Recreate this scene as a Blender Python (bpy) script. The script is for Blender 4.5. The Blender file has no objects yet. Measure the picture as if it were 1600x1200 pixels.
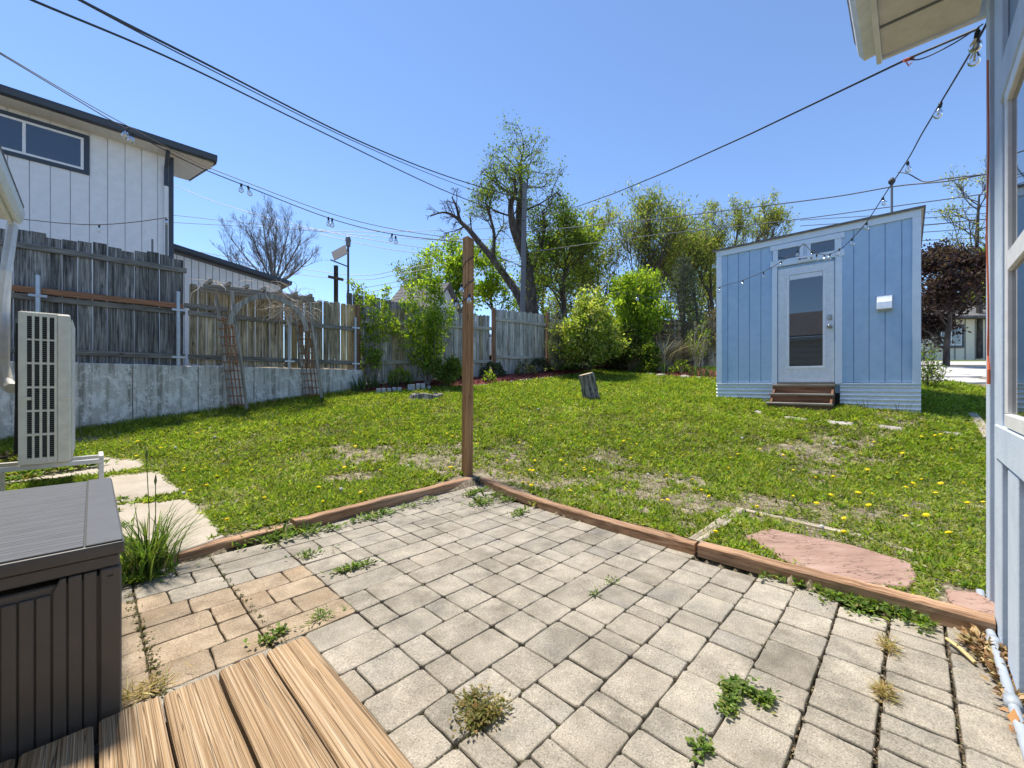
import bpy, bmesh, math, random
import numpy as np
from mathutils import Vector, Matrix, Euler, noise as mnoise

random.seed(7)
RNG = np.random.default_rng(7)
C = bpy.context.scene.collection
sc = bpy.context.scene

# ------------------------------------------------------------------ camera, sky, sun, exposure
F = 640.0            # focal length in pixels of a 1600 px wide frame
CH = 1.05            # eye height above the patio
cam_d = bpy.data.cameras.new('camera'); cam = bpy.data.objects.new('camera', cam_d); C.objects.link(cam)
cam_d.sensor_width = 36.0; cam_d.lens = F / 1600 * 36.0
cam_d.clip_start = 0.02; cam_d.clip_end = 4000
cam.location = (0, 0, CH); cam.rotation_euler = (math.pi / 2, 0, 0)
sc.camera = cam

SUN_EL = math.radians(69)
SUN_AZ = math.atan2(-0.74, 0.67)          # angle from +Y, towards the left of the view
S = Vector((math.sin(SUN_AZ) * math.cos(SUN_EL), math.cos(SUN_AZ) * math.cos(SUN_EL), math.sin(SUN_EL)))
world = bpy.data.worlds.new("World"); sc.world = world; world.use_nodes = True
wn = world.node_tree.nodes; wl = world.node_tree.links
sky = wn.new('ShaderNodeTexSky'); sky.sky_type = 'NISHITA'; sky.sun_disc = False
sky.sun_elevation = SUN_EL; sky.sun_rotation = SUN_AZ
sky.altitude = 1600; sky.air_density = 1.0; sky.dust_density = 0.05; sky.ozone_density = 6.5
wl.new(sky.outputs[0], wn['Background'].inputs[0]); wn['Background'].inputs[1].default_value = 0.10

sun_d = bpy.data.lights.new('sun', 'SUN'); sun = bpy.data.objects.new('sun', sun_d); C.objects.link(sun)
sun_d.energy = 2.6; sun_d.angle = math.radians(8); sun_d.color = (1.0, 0.95, 0.87)
sun.rotation_euler = S.to_track_quat('Z', 'Y').to_euler(); sun.location = S * 40
sc.view_settings.view_transform = 'Standard'; sc.view_settings.look = 'None'
sc.view_settings.exposure = 1.4; sc.view_settings.gamma = 1.0
sc.view_settings.use_curve_mapping = False
sc.view_settings.use_white_balance = True; sc.view_settings.white_balance_temperature = 6850
sc.cycles.max_bounces = 8; sc.cycles.transparent_max_bounces = 12

# ------------------------------------------------------------------ frames and ground shape
U = Vector((0.6987, 0.7154, 0)); W = Vector((-0.7154, 0.6987, 0))   # house axes: along the long wall, away from it
ANG = math.atan2(0.7154, 0.6987)
def ab(a, b, z=0.0): return U * a + W * b + Vector((0, 0, z))
def P(px, py, Y): return Vector(((px - 800) / F * Y, Y, CH + (600 - py) / F * Y))     # survey helper: sight line at depth Y
def G(px, py, z=0.0):                                                                # sight line onto a level z
    Y = (CH - z) * F / (py - 600.0); return Vector(((px - 800) / F * Y, Y, z))

def ss(x, a, b):
    t = np.clip((np.asarray(x, float) - a) / (b - a), 0, 1); return t * t * (3 - 2 * t)

PATIO = [G(748, 757), G(875, 806), G(1000, 842), G(1100, 872), G(1250, 916), G(1400, 958), G(1560, 1005)]
PATIO = [(p.x, p.y) for p in PATIO] + [tuple(ab(2.8, -0.3)[:2]), tuple(ab(-0.9, -0.3)[:2]), tuple(ab(-0.9, 3.0)[:2]), tuple(ab(0.12, 3.0)[:2])]
PATIO += [tuple(G(270, 879)[:2]), tuple(G(450, 833)[:2]), tuple(G(600, 794)[:2])]

def in_poly(x, y, poly):
    x = np.asarray(x, float); y = np.asarray(y, float); r = np.zeros(x.shape, bool)
    n = len(poly)
    for i in range(n):
        x1, y1 = poly[i][0], poly[i][1]; x2, y2 = poly[(i + 1) % n][0], poly[(i + 1) % n][1]
        if y1 == y2: continue
        c = ((y1 > y) != (y2 > y)) & (x < (x2 - x1) * (y - y1) / (y2 - y1) + x1)
        r ^= c
    return r

_gr = np.random.default_rng(3).random((64, 64))
def vnoise(x, y, s):
    x = np.asarray(x, float) * s + 100; y = np.asarray(y, float) * s + 100
    xi = np.floor(x).astype(int); yi = np.floor(y).astype(int); fx = x - xi; fy = y - yi
    fx = fx * fx * (3 - 2 * fx); fy = fy * fy * (3 - 2 * fy)
    g = lambda a, b: _gr[a % 64, b % 64]
    return (g(xi, yi) * (1 - fx) + g(xi + 1, yi) * fx) * (1 - fy) + (g(xi, yi + 1) * (1 - fx) + g(xi + 1, yi + 1) * fx) * fy
def fbm(x, y, s): return (vnoise(x, y, s) + .5 * vnoise(x, y, s * 2.1) + .25 * vnoise(x, y, s * 4.3)) / 1.75

def Hraw(x, y):
    x = np.asarray(x, float); y = np.asarray(y, float)
    z = np.interp(y, [-60, 3.9, 4.7, 5.5, 12, 14, 23, 40, 90, 3000], [.05, .05, .10, .225, 1.36, 1.62, 2.40, 2.7, 3.0, 3.0])
    z = z + .25 * ss(x, 3.0, 6.0) * ss(y, 3.2, 6.0) * (1 - ss(y, 9, 14))
    z = z + .035 * (fbm(x, y, 1.1) - .5) * ss(y, 3.0, 5.0) * (1 - ss(y, 14, 20))
    a = x * U.x + y * U.y; b = x * W.x + y * W.y
    hi = (b > 9.17) & (a < 4.3)
    z = np.where(hi, np.maximum(z, 1.30), z)
    return z
def H(x, y):
    z = Hraw(x, y)
    return np.where(in_poly(x, y, PATIO), -0.05, z)
def h(x, y): return float(Hraw(np.array([x]), np.array([y]))[0])
def LG(px, py, dz=0.0):                                        # sight line onto the lawn
    lo = None
    dx, dz_ = (px - 800) / F, (600 - py) / F
    Y = 1.2
    while Y < 80:
        if CH + dz_ * Y <= h(dx * Y, Y) + dz: break
        Y += 0.02
    return Vector((dx * Y, Y, h(dx * Y, Y)))

# ------------------------------------------------------------------ object helpers
def setp(o, label=None, cat=None, group=None, kind=None):
    if label: o['label'] = label
    if cat: o['category'] = cat
    if group: o['group'] = group
    if kind: o['kind'] = kind
    return o
def thing(name, label, cat, loc=(0, 0, 0), rz=0.0, group=None, rot=None):
    o = bpy.data.objects.new(name, None); C.objects.link(o); o.empty_display_size = .1
    o.location = loc; o.rotation_euler = rot if rot else (0, 0, rz)
    return setp(o, label, cat, group)
def link(name, me, parent=None, loc=(0, 0, 0), rot=(0, 0, 0), scale=(1, 1, 1)):
    o = bpy.data.objects.new(name, me); C.objects.link(o)
    if parent: o.parent = parent
    o.location = loc; o.rotation_euler = rot; o.scale = scale
    return o

class MB:
    """collects shapes into one mesh"""
    def __init__(s): s.v = []; s.f = []; s.m = []
    def add(s, vs, fs, mi=0):
        o = len(s.v); s.v += [tuple(p) for p in vs]
        s.f += [tuple(i + o for i in f) for f in fs]; s.m += [mi] * len(fs); return s
    def box(s, x0, x1, y0, y1, z0, z1, mi=0, M=None):
        vs = [Vector((x, y, z)) for z in (z0, z1) for x, y in ((x0, y0), (x1, y0), (x1, y1), (x0, y1))]
        if M: vs = [M @ p for p in vs]
        return s.add(vs, [(3, 2, 1, 0), (4, 5, 6, 7), (0, 1, 5, 4), (1, 2, 6, 5), (2, 3, 7, 6), (3, 0, 4, 7)], mi)
    def prism(s, pts, z0, z1, mi=0, M=None):
        n = len(pts); f0 = z0 if callable(z0) else (lambda x, y: z0); f1 = z1 if callable(z1) else (lambda x, y: z1)
        vs = [Vector((p[0], p[1], f0(p[0], p[1]))) for p in pts] + [Vector((p[0], p[1], f1(p[0], p[1]))) for p in pts]
        if M: vs = [M @ p for p in vs]
        return s.add(vs, [tuple(range(n - 1, -1, -1)), tuple(range(n, 2 * n))] + [(i, (i + 1) % n, (i + 1) % n + n, i + n) for i in range(n)], mi)
    def beam(s, p, q, w, t, up=(0, 0, 1), mi=0):
        p = Vector(p); q = Vector(q); d = (q - p).normalized(); up = Vector(up)
        x = d.cross(up)
        if x.length < 1e-4: x = d.cross(Vector((0, 1, 0)))
        x.normalize(); y = x.cross(d)
        vs = [c + x * sx * w / 2 + y * sy * t / 2 for c in (p, q) for sx, sy in ((-1, -1), (1, -1), (1, 1), (-1, 1))]
        return s.add(vs, [(3, 2, 1, 0), (4, 5, 6, 7), (0, 1, 5, 4), (1, 2, 6, 5), (2, 3, 7, 6), (3, 0, 4, 7)], mi)
    def tube(s, pts, r, n=6, mi=0, cap=True):
        pts = [Vector(p) for p in pts]; k = len(pts)
        rs = r if hasattr(r, '__len__') else [r] * k
        vs = []; ref = Vector((0.3, 0.2, 1)).normalized()
        for i, p in enumerate(pts):
            d = (pts[min(i + 1, k - 1)] - pts[max(i - 1, 0)])
            d = d.normalized() if d.length > 1e-9 else Vector((0, 0, 1))
            x = d.cross(ref)
            if x.length < 1e-3: x = d.cross(Vector((1, 0, 0)))
            x.normalize(); y = d.cross(x)
            for j in range(n):
                t = 2 * math.pi * j / n; vs.append(p + (x * math.cos(t) + y * math.sin(t)) * rs[i])
        fs = [(i * n + j, i * n + (j + 1) % n, (i + 1) * n + (j + 1) % n, (i + 1) * n + j) for i in range(k - 1) for j in range(n)]
        if cap: fs += [tuple(range(n - 1, -1, -1)), tuple(range((k - 1) * n, k * n))]
        return s.add(vs, fs, mi)
    def lathe(s, prof, n=16, M=None, mi=0):
        vs = []
        for r, z in prof:
            for j in range(n):
                t = 2 * math.pi * j / n; p = Vector((r * math.cos(t), r * math.sin(t), z)); vs.append(M @ p if M else p)
        k = len(prof)
        fs = [(i * n + j, i * n + (j + 1) % n, (i + 1) * n + (j + 1) % n, (i + 1) * n + j) for i in range(k - 1) for j in range(n)]
        fs += [tuple(range(n - 1, -1, -1)), tuple(range((k - 1) * n, k * n))]
        return s.add(vs, fs, mi)
    def mesh(s, name, mats, bevel=0.0, smooth=False, seg=1):
        me = bpy.data.meshes.new(name); me.from_pydata(s.v, [], s.f)
        if not isinstance(mats, (list, tuple)): mats = [mats]
        for m in mats: me.materials.append(m)
        if len(mats) > 1: me.polygons.foreach_set('material_index', s.m)
        if bevel:
            bm = bmesh.new(); bm.from_mesh(me)
            es = [e for e in bm.edges if len(e.link_faces) == 2 and e.calc_face_angle(0) > 0.6]
            bmesh.ops.bevel(bm, geom=es, offset=bevel, segments=seg, profile=.6, affect='EDGES', clamp_overlap=True)
            bm.to_mesh(me); bm.free()
        if smooth: me.polygons.foreach_set('use_smooth', [True] * len(me.polygons))
        me.update(); return me
    def build(s, name, mats, parent=None, loc=(0, 0, 0), rot=(0, 0, 0), bevel=0.0, smooth=False, seg=1):
        return link(name, s.mesh(name, mats, bevel, smooth, seg), parent, loc, rot)

def np_mesh(name, V, T, col, mat):
    """big triangle mesh from arrays, with a per-vertex colour called tint"""
    V = np.asarray(V, np.float32); T = np.asarray(T, np.int32)
    me = bpy.data.meshes.new(name)
    me.vertices.add(len(V)); me.vertices.foreach_set('co', V.ravel())
    me.loops.add(T.size); me.loops.foreach_set('vertex_index', T.ravel())
    me.polygons.add(len(T)); me.polygons.foreach_set('loop_start', np.arange(0, T.size, 3, dtype=np.int32))
    me.update(calc_edges=True); me.validate()
    if col is not None:
        at = me.color_attributes.new('tint', 'FLOAT_COLOR', 'POINT')
        c4 = np.ones((len(V), 4), np.float32); c4[:, :3] = col; at.data.foreach_set('color', c4.ravel())
    me.materials.append(mat); return me

# ------------------------------------------------------------------ material helpers
def newmat(name):
    m = bpy.data.materials.new(name); m.use_nodes = True
    nt = m.node_tree; return m, nt, nt.nodes, nt.links, nt.nodes['Principled BSDF']
def coords(nt, scale=(1, 1, 1), rand=True, space='Object'):
    N, L = nt.nodes, nt.links
    tc = N.new('ShaderNodeTexCoord'); out = tc.outputs[space]
    if space == 'World': pass
    if rand:
        oi = N.new('ShaderNodeObjectInfo'); mu = N.new('ShaderNodeMath'); mu.operation = 'MULTIPLY'; mu.inputs[1].default_value = 37.0
        L.new(oi.outputs['Random'], mu.inputs[0])
        ad = N.new('ShaderNodeVectorMath'); ad.operation = 'ADD'; L.new(out, ad.inputs[0]); L.new(mu.outputs[0], ad.inputs[1]); out = ad.outputs[0]
    mp = N.new('ShaderNodeMapping'); mp.inputs['Scale'].default_value = scale; L.new(out, mp.inputs[0])
    return mp.outputs[0]
def noise(nt, vec, scale=5, detail=4, rough=.55, dist=0.0):
    n = nt.nodes.new('ShaderNodeTexNoise'); n.inputs['Scale'].default_value = scale; n.inputs['Detail'].default_value = detail
    n.inputs['Roughness'].default_value = rough; n.inputs['Distortion'].default_value = dist
    if vec is not None: nt.links.new(vec, n.inputs['Vector'])
    return n.outputs['Fac']
def ramp(nt, fac, stops):
    r = nt.nodes.new('ShaderNodeValToRGB'); e = r.color_ramp.elements
    while len(e) > 1: e.remove(e[-1])
    e[0].position = stops[0][0]; e[0].color = (*stops[0][1], 1)
    for p, c in stops[1:]:
        k = e.new(p); k.color = (*c, 1)
    nt.links.new(fac, r.inputs[0]); return r.outputs[0]
def g3(v): return (v, v, v)
def mix(nt, a, b, fac, mode='MIX'):
    m = nt.nodes.new('ShaderNodeMix'); m.data_type = 'RGBA'; m.blend_type = mode
    for sock, val in ((m.inputs[6], a), (m.inputs[7], b), (m.inputs[0], fac)):
        if isinstance(val, bpy.types.NodeSocket): nt.links.new(val, sock)
        elif isinstance(val, (int, float)): sock.default_value = val
        else: sock.default_value = (*val, 1)
    return m.outputs[2]
def bump(nt, bsdf, fac, strength=.3, dist=.01):
    b = nt.nodes.new('ShaderNodeBump'); b.inputs['Strength'].default_value = strength; b.inputs['Distance'].default_value = dist
    nt.links.new(fac, b.inputs['Height']); nt.links.new(b.outputs[0], bsdf.inputs['Normal']); return b
def objvar(nt, col, lo=.8, hi=1.15):
    """per-object brightness variation"""
    oi = nt.nodes.new('ShaderNodeObjectInfo'); mr = nt.nodes.new('ShaderNodeMapRange')
    mr.inputs[3].default_value = lo; mr.inputs[4].default_value = hi
    nt.links.new(oi.outputs['Random'], mr.inputs[0])
    return mix(nt, col, mr.outputs[0], 1.0, 'MULTIPLY')

def rough_mat(name, stops, scale=8, rough=.8, bmp=.2, bdist=.004, fine=60, metal=0, var=None, space='Object', spec=.5, stretch=(1, 1, 1), rand=True):
    m, nt, N, L, b = newmat(name)
    v = coords(nt, stretch, rand=rand, space=space)
    f = noise(nt, v, scale, 5, .6); c = ramp(nt, f, stops)
    if var: c = objvar(nt, c, *var)
    L.new(c, b.inputs['Base Color']); b.inputs['Roughness'].default_value = rough; b.inputs['Metallic'].default_value = metal
    b.inputs['Specular IOR Level'].default_value = spec
    if bmp: bump(nt, b, noise(nt, v, fine, 4, .6), bmp, bdist)
    return m

def wood_mat(name, dark, mid, light, axis='Z', grain=55, crack=.55, bmp=.6, var=(.78, 1.18), blot=(.6, 1.0), knot=True, along=1.6, dist=.6, lk=.42, det=5, ldet=4):
    """timber with grain running along one local axis"""
    m, nt, N, L, b = newmat(name)
    sc3 = {'X': (along, grain, grain), 'Y': (grain, along, grain), 'Z': (grain, grain, along)}[axis]
    v = coords(nt, sc3)
    f = noise(nt, v, 1.0, det, .6, dist); c = ramp(nt, f, [(.30, dark), (.48, mid), (.68, light)])
    v2 = coords(nt, tuple(k * .16 if k > 6 else k * .9 for k in sc3))
    f2 = noise(nt, v2, 1.3, 4, .6, .4)
    c = mix(nt, c, ramp(nt, f2, [(.3, g3(blot[0])), (.62, g3(blot[1]))]), 1.0, 'MULTIPLY')
    v3 = coords(nt, tuple(k * lk if k > 6 else k * .40 for k in sc3))
    f3 = noise(nt, v3, 1.0, ldet, .6, .3)
    lines = ramp(nt, f3, [(.0, g3(1)), (.435, g3(1)), (.445, g3(.1)), (.455, g3(1)), (.53, g3(1)), (.542, g3(0)), (.556, g3(1)), (1, g3(1))])
    c = mix(nt, tuple(k * .25 for k in dark), c, mix(nt, g3(1 - crack), g3(1), lines))
    if knot:
        vk = coords(nt, tuple(7 if k > 6 else 2.6 for k in sc3)); vo = N.new('ShaderNodeTexVoronoi'); vo.inputs['Scale'].default_value = 1.0
        L.new(vk, vo.inputs['Vector']); kn = ramp(nt, vo.outputs['Distance'], [(.06, g3(.25)), (.13, g3(1))])
        c = mix(nt, c, kn, .8, 'MULTIPLY')
    c = objvar(nt, c, *var)
    L.new(c, b.inputs['Base Color']); b.inputs['Roughness'].default_value = .85; b.inputs['Specular IOR Level'].default_value = .25
    hgt = mix(nt, ramp(nt, f, [(.3, g3(.2)), (.7, g3(1))]), lines, 1.0, 'MULTIPLY')
    bump(nt, b, hgt, bmp, .004)
    return m

def leaf_mat(name, trans=.45, rough=.55, gain=1.0):
    m, nt, N, L, b = newmat(name)
    at = N.new('ShaderNodeAttribute'); at.attribute_name = 'tint'; col = at.outputs['Color']
    b.inputs['Roughness'].default_value = rough; b.inputs['Specular IOR Level'].default_value = .25
    L.new(col, b.inputs['Base Color'])
    tr = N.new('ShaderNodeBsdfTranslucent'); tc = mix(nt, col, (1.25 * gain, 1.35 * gain, .55), 1.0, 'MULTIPLY'); L.new(tc, tr.inputs['Color'])
    ms = N.new('ShaderNodeMixShader'); ms.inputs[0].default_value = trans
    L.new(b.outputs[0], ms.inputs[1]); L.new(tr.outputs[0], ms.inputs[2])
    L.new(ms.outputs[0], N['Material Output'].inputs['Surface'])
    return m

def flat_mat(name, col, rough=.5, metal=0, spec=.5, var=None):
    m, nt, N, L, b = newmat(name)
    v = coords(nt); c = ramp(nt, noise(nt, v, 14, 5, .65), [(.3, tuple(k * .88 for k in col)), (.7, tuple(min(1, k * 1.06) for k in col))])
    if var: c = objvar(nt, c, *var)
    L.new(c, b.inputs['Base Color']); b.inputs['Roughness'].default_value = rough; b.inputs['Metallic'].default_value = metal
    b.inputs['Specular IOR Level'].default_value = spec
    return m
def glass_mat(name, tint, rough=.02):
    m, nt, N, L, b = newmat(name)
    b.inputs['Base Color'].default_value = (*tint, 1); b.inputs['Roughness'].default_value = rough
    b.inputs['Specular IOR Level'].default_value = .65; b.inputs['IOR'].default_value = 1.9
    w = noise(nt, coords(nt), 1.7, 1, .5); bump(nt, b, w, .02, .02)
    return m

# ------------------------------------------------------------------ materials
def ground_mat():
    m, nt, N, L, b = newmat('soil')
    v = coords(nt, rand=False)
    soil = ramp(nt, noise(nt, v, 9, 8, .7), [(.3, (.06, .047, .03)), (.45, (.16, .13, .09)), (.56, (.31, .26, .19)), (.70, (.47, .41, .32))])
    moss = ramp(nt, noise(nt, v, 26, 5, .7), [(.35, (.035, .06, .015)), (.6, (.07, .105, .028)), (.75, (.13, .13, .05))])
    c = mix(nt, soil, moss, ramp(nt, noise(nt, v, 7, 6, .7), [(.50, g3(0)), (.62, g3(.7))]))
    c = mix(nt, c, (.56, .48, .36), ramp(nt, noise(nt, v, 45, 4, .75), [(.54, g3(0)), (.64, g3(.8))]))
    L.new(c, b.inputs['Base Color']); b.inputs['Roughness'].default_value = .95; b.inputs['Specular IOR Level'].default_value = .1
    bump(nt, b, noise(nt, v, 70, 6, .7), .8, .02); return m
def paver_mat(name, a, b_, c_, blotch):
    m, nt, N, L, b = newmat(name)
    v = coords(nt)
    c = ramp(nt, noise(nt, v, 9, 5, .6), [(.32, a), (.5, b_), (.68, c_)])
    c = mix(nt, c, blotch, ramp(nt, noise(nt, v, 3.2, 4, .6, .5), [(.52, g3(0)), (.72, g3(.55))]))
    gp = N.new('ShaderNodeNewGeometry')
    c = mix(nt, c, ramp(nt, noise(nt, gp.outputs['Position'], 2.3, 7, .68), [(.34, g3(.66)), (.50, g3(1.0)), (.66, g3(1.12))]), 1.0, 'MULTIPLY')
    c = mix(nt, c, (.20, .165, .11), ramp(nt, noise(nt, gp.outputs['Position'], 11, 8, .78), [(.56, g3(0)), (.70, g3(.55))]))
    sp = ramp(nt, noise(nt, v, 190, 3, .75), [(.32, g3(.30)), (.43, g3(.88)), (.56, g3(1.0)), (.68, g3(1.5))])
    c = mix(nt, c, sp, 1.0, 'MULTIPLY'); c = objvar(nt, c, .92, 1.16)
    L.new(c, b.inputs['Base Color']); b.inputs['Roughness'].default_value = .9; b.inputs['Specular IOR Level'].default_value = .2
    bump(nt, b, noise(nt, v, 60, 8, .8), .55, .006); return m
def concrete_mat(name, stops, crack=True, space='Object', stain=None, rand=True):
    m, nt, N, L, b = newmat(name)
    v = coords(nt, rand=rand)
    c = ramp(nt, noise(nt, v, 3.0, 8, .68, .0), stops)
    c = mix(nt, c, ramp(nt, noise(nt, v, 120, 3, .7), [(.3, g3(.62)), (.45, g3(1)), (.7, g3(1.12))]), 1.0, 'MULTIPLY')
    if stain:
        vs = coords(nt, (6.5, 1, .42), rand=rand)
        c = mix(nt, c, stain, ramp(nt, noise(nt, vs, 1.5, 8, .72, .0), [(.49, g3(0)), (.58, g3(.9))]))
        pale = ramp(nt, noise(nt, coords(nt, (2.0, 1, 1.3), rand=rand), 2.6, 12, .86, .0), [(.51, g3(0)), (.545, g3(.95))])
        c = mix(nt, c, (.80, .785, .74), pale)
    L.new(c, b.inputs['Base Color']); b.inputs['Roughness'].default_value = .92; b.inputs['Specular IOR Level'].default_value = .2
    bump(nt, b, noise(nt, v, 45, 8, .75), .35, .006); return m

M = {}
M['soil'] = ground_mat()
M['paver'] = paver_mat('paver_grey', (.25, .227, .188), (.322, .291, .238), (.382, .343, .278), (.235, .228, .215))
M['paver_buff'] = paver_mat('paver_buff', (.25, .225, .183), (.325, .292, .238), (.385, .347, .285), (.285, .245, .19))
M['paver_tan'] = paver_mat('paver_tan', (.27, .21, .145), (.345, .27, .19), (.40, .32, .23), (.33, .225, .13))
M['joint'] = rough_mat('joint_sand', [(.3, (.018, .014, .008)), (.5, (.05, .039, .023)), (.66, (.11, .085, .05)), (.8, (.05, .06, .018))], 16, .95, .8, .01, 130, rand=False)
M['slab'] = concrete_mat('path_concrete', [(.3, (.36, .315, .25)), (.5, (.43, .38, .31)), (.7, (.48, .43, .36))])
M['wallcon'] = concrete_mat('cast_concrete', [(.3, (.44, .425, .385)), (.5, (.57, .55, .50)), (.68, (.64, .62, .57))], stain=(.26, .245, .205), rand=False)
M['road'] = concrete_mat('road_concrete', [(.3, (.40, .385, .36)), (.5, (.50, .48, .45)), (.7, (.56, .54, .50))], rand=False)
def flag_mat():
    m, nt, N, L, b = newmat('red_flagstone'); v = coords(nt, (1, 2.4, 1))
    c = ramp(nt, noise(nt, v, 3.5, 8, .7), [(.3, (.24, .155, .12)), (.48, (.335, .215, .17)), (.7, (.43, .30, .25))])
    ln = noise(nt, coords(nt, (2.0, 5.5, 1)), 1.6, 5, .55); cr = ramp(nt, ln, [(0, g3(1)), (.482, g3(1)), (.492, g3(.25)), (.500, g3(1)), (.60, g3(1)), (.606, g3(.4)), (.612, g3(1))])
    c = mix(nt, c, cr, 1.0, 'MULTIPLY'); c = mix(nt, c, (.30, .24, .17), ramp(nt, noise(nt, v, 9, 7, .75), [(.56, g3(0)), (.68, g3(.6))]))
    L.new(c, b.inputs['Base Color']); b.inputs['Roughness'].default_value = .9; b.inputs['Specular IOR Level'].default_value = .2
    h_ = mix(nt, ramp(nt, noise(nt, v, 2.5, 3, .5), [(.38, g3(0)), (.40, g3(.35)), (.52, g3(.4)), (.54, g3(.8)), (.7, g3(.9))]), noise(nt, v, 30, 6, .7), .35); bump(nt, b, h_, .8, .012); return m
M['flag'] = flag_mat()
M['timber'] = wood_mat('border_timber', (.24, .13, .07), (.41, .245, .145), (.55, .37, .245), 'X', 50, .6, .6, (.9, 1.1))
M['old_timber'] = wood_mat('weathered_timber', (.22, .18, .13), (.42, .36, .27), (.58, .52, .41), 'X', 45, .8, .8, (.9, 1.1))
M['post'] = wood_mat('cedar_post', (.28, .135, .06), (.44, .24, .115), (.58, .35, .19), 'Z', 42, .75, .5, (.95, 1.05), along=1.0)
M['deck'] = wood_mat('weathered_deck', (.22, .13, .068), (.41, .275, .155), (.57, .44, .30), 'Y', 250, .88, .9, (.88, 1.12), (.74, 1.06), along=1.1, dist=.5, lk=.22, det=3, ldet=1.8)
M['fdark'] = wood_mat('dark_grey_picket', (.045, .043, .04), (.17, .165, .155), (.40, .385, .36), 'Z', 42, .7, .6, (.7, 1.25), (.5, 1.1))
M['fdark_rail'] = wood_mat('dark_grey_rail', (.11, .105, .095), (.25, .235, .21), (.38, .355, .32), 'X', 42, .7, .5, (.85, 1.1))
M['frail_red'] = wood_mat('new_red_rail', (.23, .10, .05), (.36, .17, .09), (.48, .27, .17), 'X', 42, .5, .4, (.95, 1.05))
M['ftan'] = wood_mat('tan_grey_picket', (.13, .10, .06), (.42, .34, .225), (.70, .59, .41), 'Z', 40, .65, .6, (.6, 1.2), (.5, 1.1))
M['ftan2'] = wood_mat('yellow_tan_picket', (.30, .19, .085), (.56, .39, .19), (.72, .55, .31), 'Z', 40, .6, .5, (.75, 1.1), (.6, 1.1))
M['fpale'] = wood_mat('pale_silver_picket', (.16, .155, .145), (.50, .485, .45), (.78, .76, .71), 'Z', 46, .6, .6, (.7, 1.15), (.55, 1.1))
M['fpale_rail'] = wood_mat('pale_rail', (.28, .26, .22), (.50, .46, .40), (.62, .58, .51), 'X', 42, .6, .5, (.9, 1.1))
M['fbrown'] = wood_mat('brown_picket', (.045, .032, .022), (.12, .085, .058), (.21, .16, .115), 'Z', 40, .6, .6, (.6, 1.2))
M['fpost'] = wood_mat('red_fence_post', (.15, .075, .045), (.28, .15, .09), (.38, .22, .14), 'Z', 42, .6, .5, (.9, 1.1))
M['rung'] = wood_mat('brown_lattice', (.20, .09, .05), (.38, .19, .11), (.50, .30, .20), 'X', 40, .5, .5, (.8, 1.1), knot=False)
M['arbor'] = wood_mat('grey_arbor_wood', (.16, .145, .125), (.38, .345, .30), (.56, .52, .46), 'Z', 40, .6, .5, (.85, 1.1), knot=False)
M['arbor_x'] = wood_mat('grey_arbor_beam', (.16, .135, .105), (.34, .295, .24), (.50, .445, .37), 'X', 40, .6, .5, (.85, 1.1), knot=False)
M['galv'] = flat_mat('galvanised_steel', (.50, .54, .58), .45, .6)
M['box'] = flat_mat('dark_brown_resin', (.098, .096, .094), .42, 0, .5)
M['lid_sheen'] = flat_mat('resin_lid_sky_sheen', (.115, .122, .135), .42, 0, .6)  # sky sheen on the lid top put into its lighter, bluish base colour
M['black'] = flat_mat('black_rubber', (.018, .018, .02), .5)
M['cable'] = flat_mat('dark_cable', (.03, .03, .035), .6)
M['wire'] = flat_mat('aluminium_wire', (.16, .165, .175), .5, 0)
M['acwhite'] = flat_mat('beige_casing', (.84, .80, .69), .45, 0, .4)
M['acdark'] = flat_mat('dark_interior', (.02, .021, .024), .6)
M['louver'] = flat_mat('grey_louver', (.13, .13, .125), .5)
M['white'] = flat_mat('white_paint', (.76, .77, .78), .45, 0, .4)
M['pvc'] = flat_mat('white_pvc', (.74, .74, .73), .35, 0, .5)
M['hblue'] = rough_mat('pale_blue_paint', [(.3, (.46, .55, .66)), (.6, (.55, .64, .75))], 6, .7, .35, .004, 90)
M['hblue_d'] = rough_mat('shaded_blue_paint', [(.3, (.20, .27, .36)), (.6, (.25, .325, .42))], 6, .7, .35, .004, 90)  # darker than the battens: recess shade put into the wall colour
M['soffit'] = flat_mat('cream_soffit', (.68, .655, .60), .7, 0, .3)
M['cream'] = flat_mat('cream_siding', (.80, .74, .58), .7, 0, .3)
M['shed'] = rough_mat('shed_blue_siding', [(.3, (.375, .54, .73)), (.62, (.43, .60, .79))], 7, .75, .3, .003, 80, rand=False)
M['shedtrim'] = rough_mat('pale_shed_trim', [(.3, (.66, .75, .86)), (.6, (.72, .81, .90))], 7, .6, .2, .003, 60)
M['door'] = flat_mat('white_door', (.80, .83, .87), .4, 0, .4)
M['glass'] = glass_mat('dark_glass', (.012, .02, .032))
M['nwall'] = rough_mat('pale_grey_siding', [(.3, (.68, .69, .71)), (.6, (.76, .77, .785))], 5, .8, .35, .004, 60, rand=False)
M['navy'] = flat_mat('navy_trim', (.035, .048, .07), .45, 0, .5)
M['shingle'] = rough_mat('grey_shingle', [(.3, (.07, .07, .075)), (.5, (.14, .135, .13)), (.7, (.22, .21, .20))], 9, .95, .6, .01, 70, rand=True)
M['brown'] = rough_mat('brown_shingle', [(.3, (.06, .045, .035)), (.7, (.16, .125, .09))], 9, .95, .6, .01, 70)
M['steel'] = flat_mat('brushed_nickel', (.42, .40, .37), .3, 1.0)
M['zinc'] = flat_mat('galvanised_corrugated', (.80, .86, .92), .38, .15)
M['stepwood'] = wood_mat('brown_step_wood', (.13, .06, .03), (.24, .12, .066), (.33, .18, .105), 'X', 30, .5, .5, (.9, 1.1))
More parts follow.
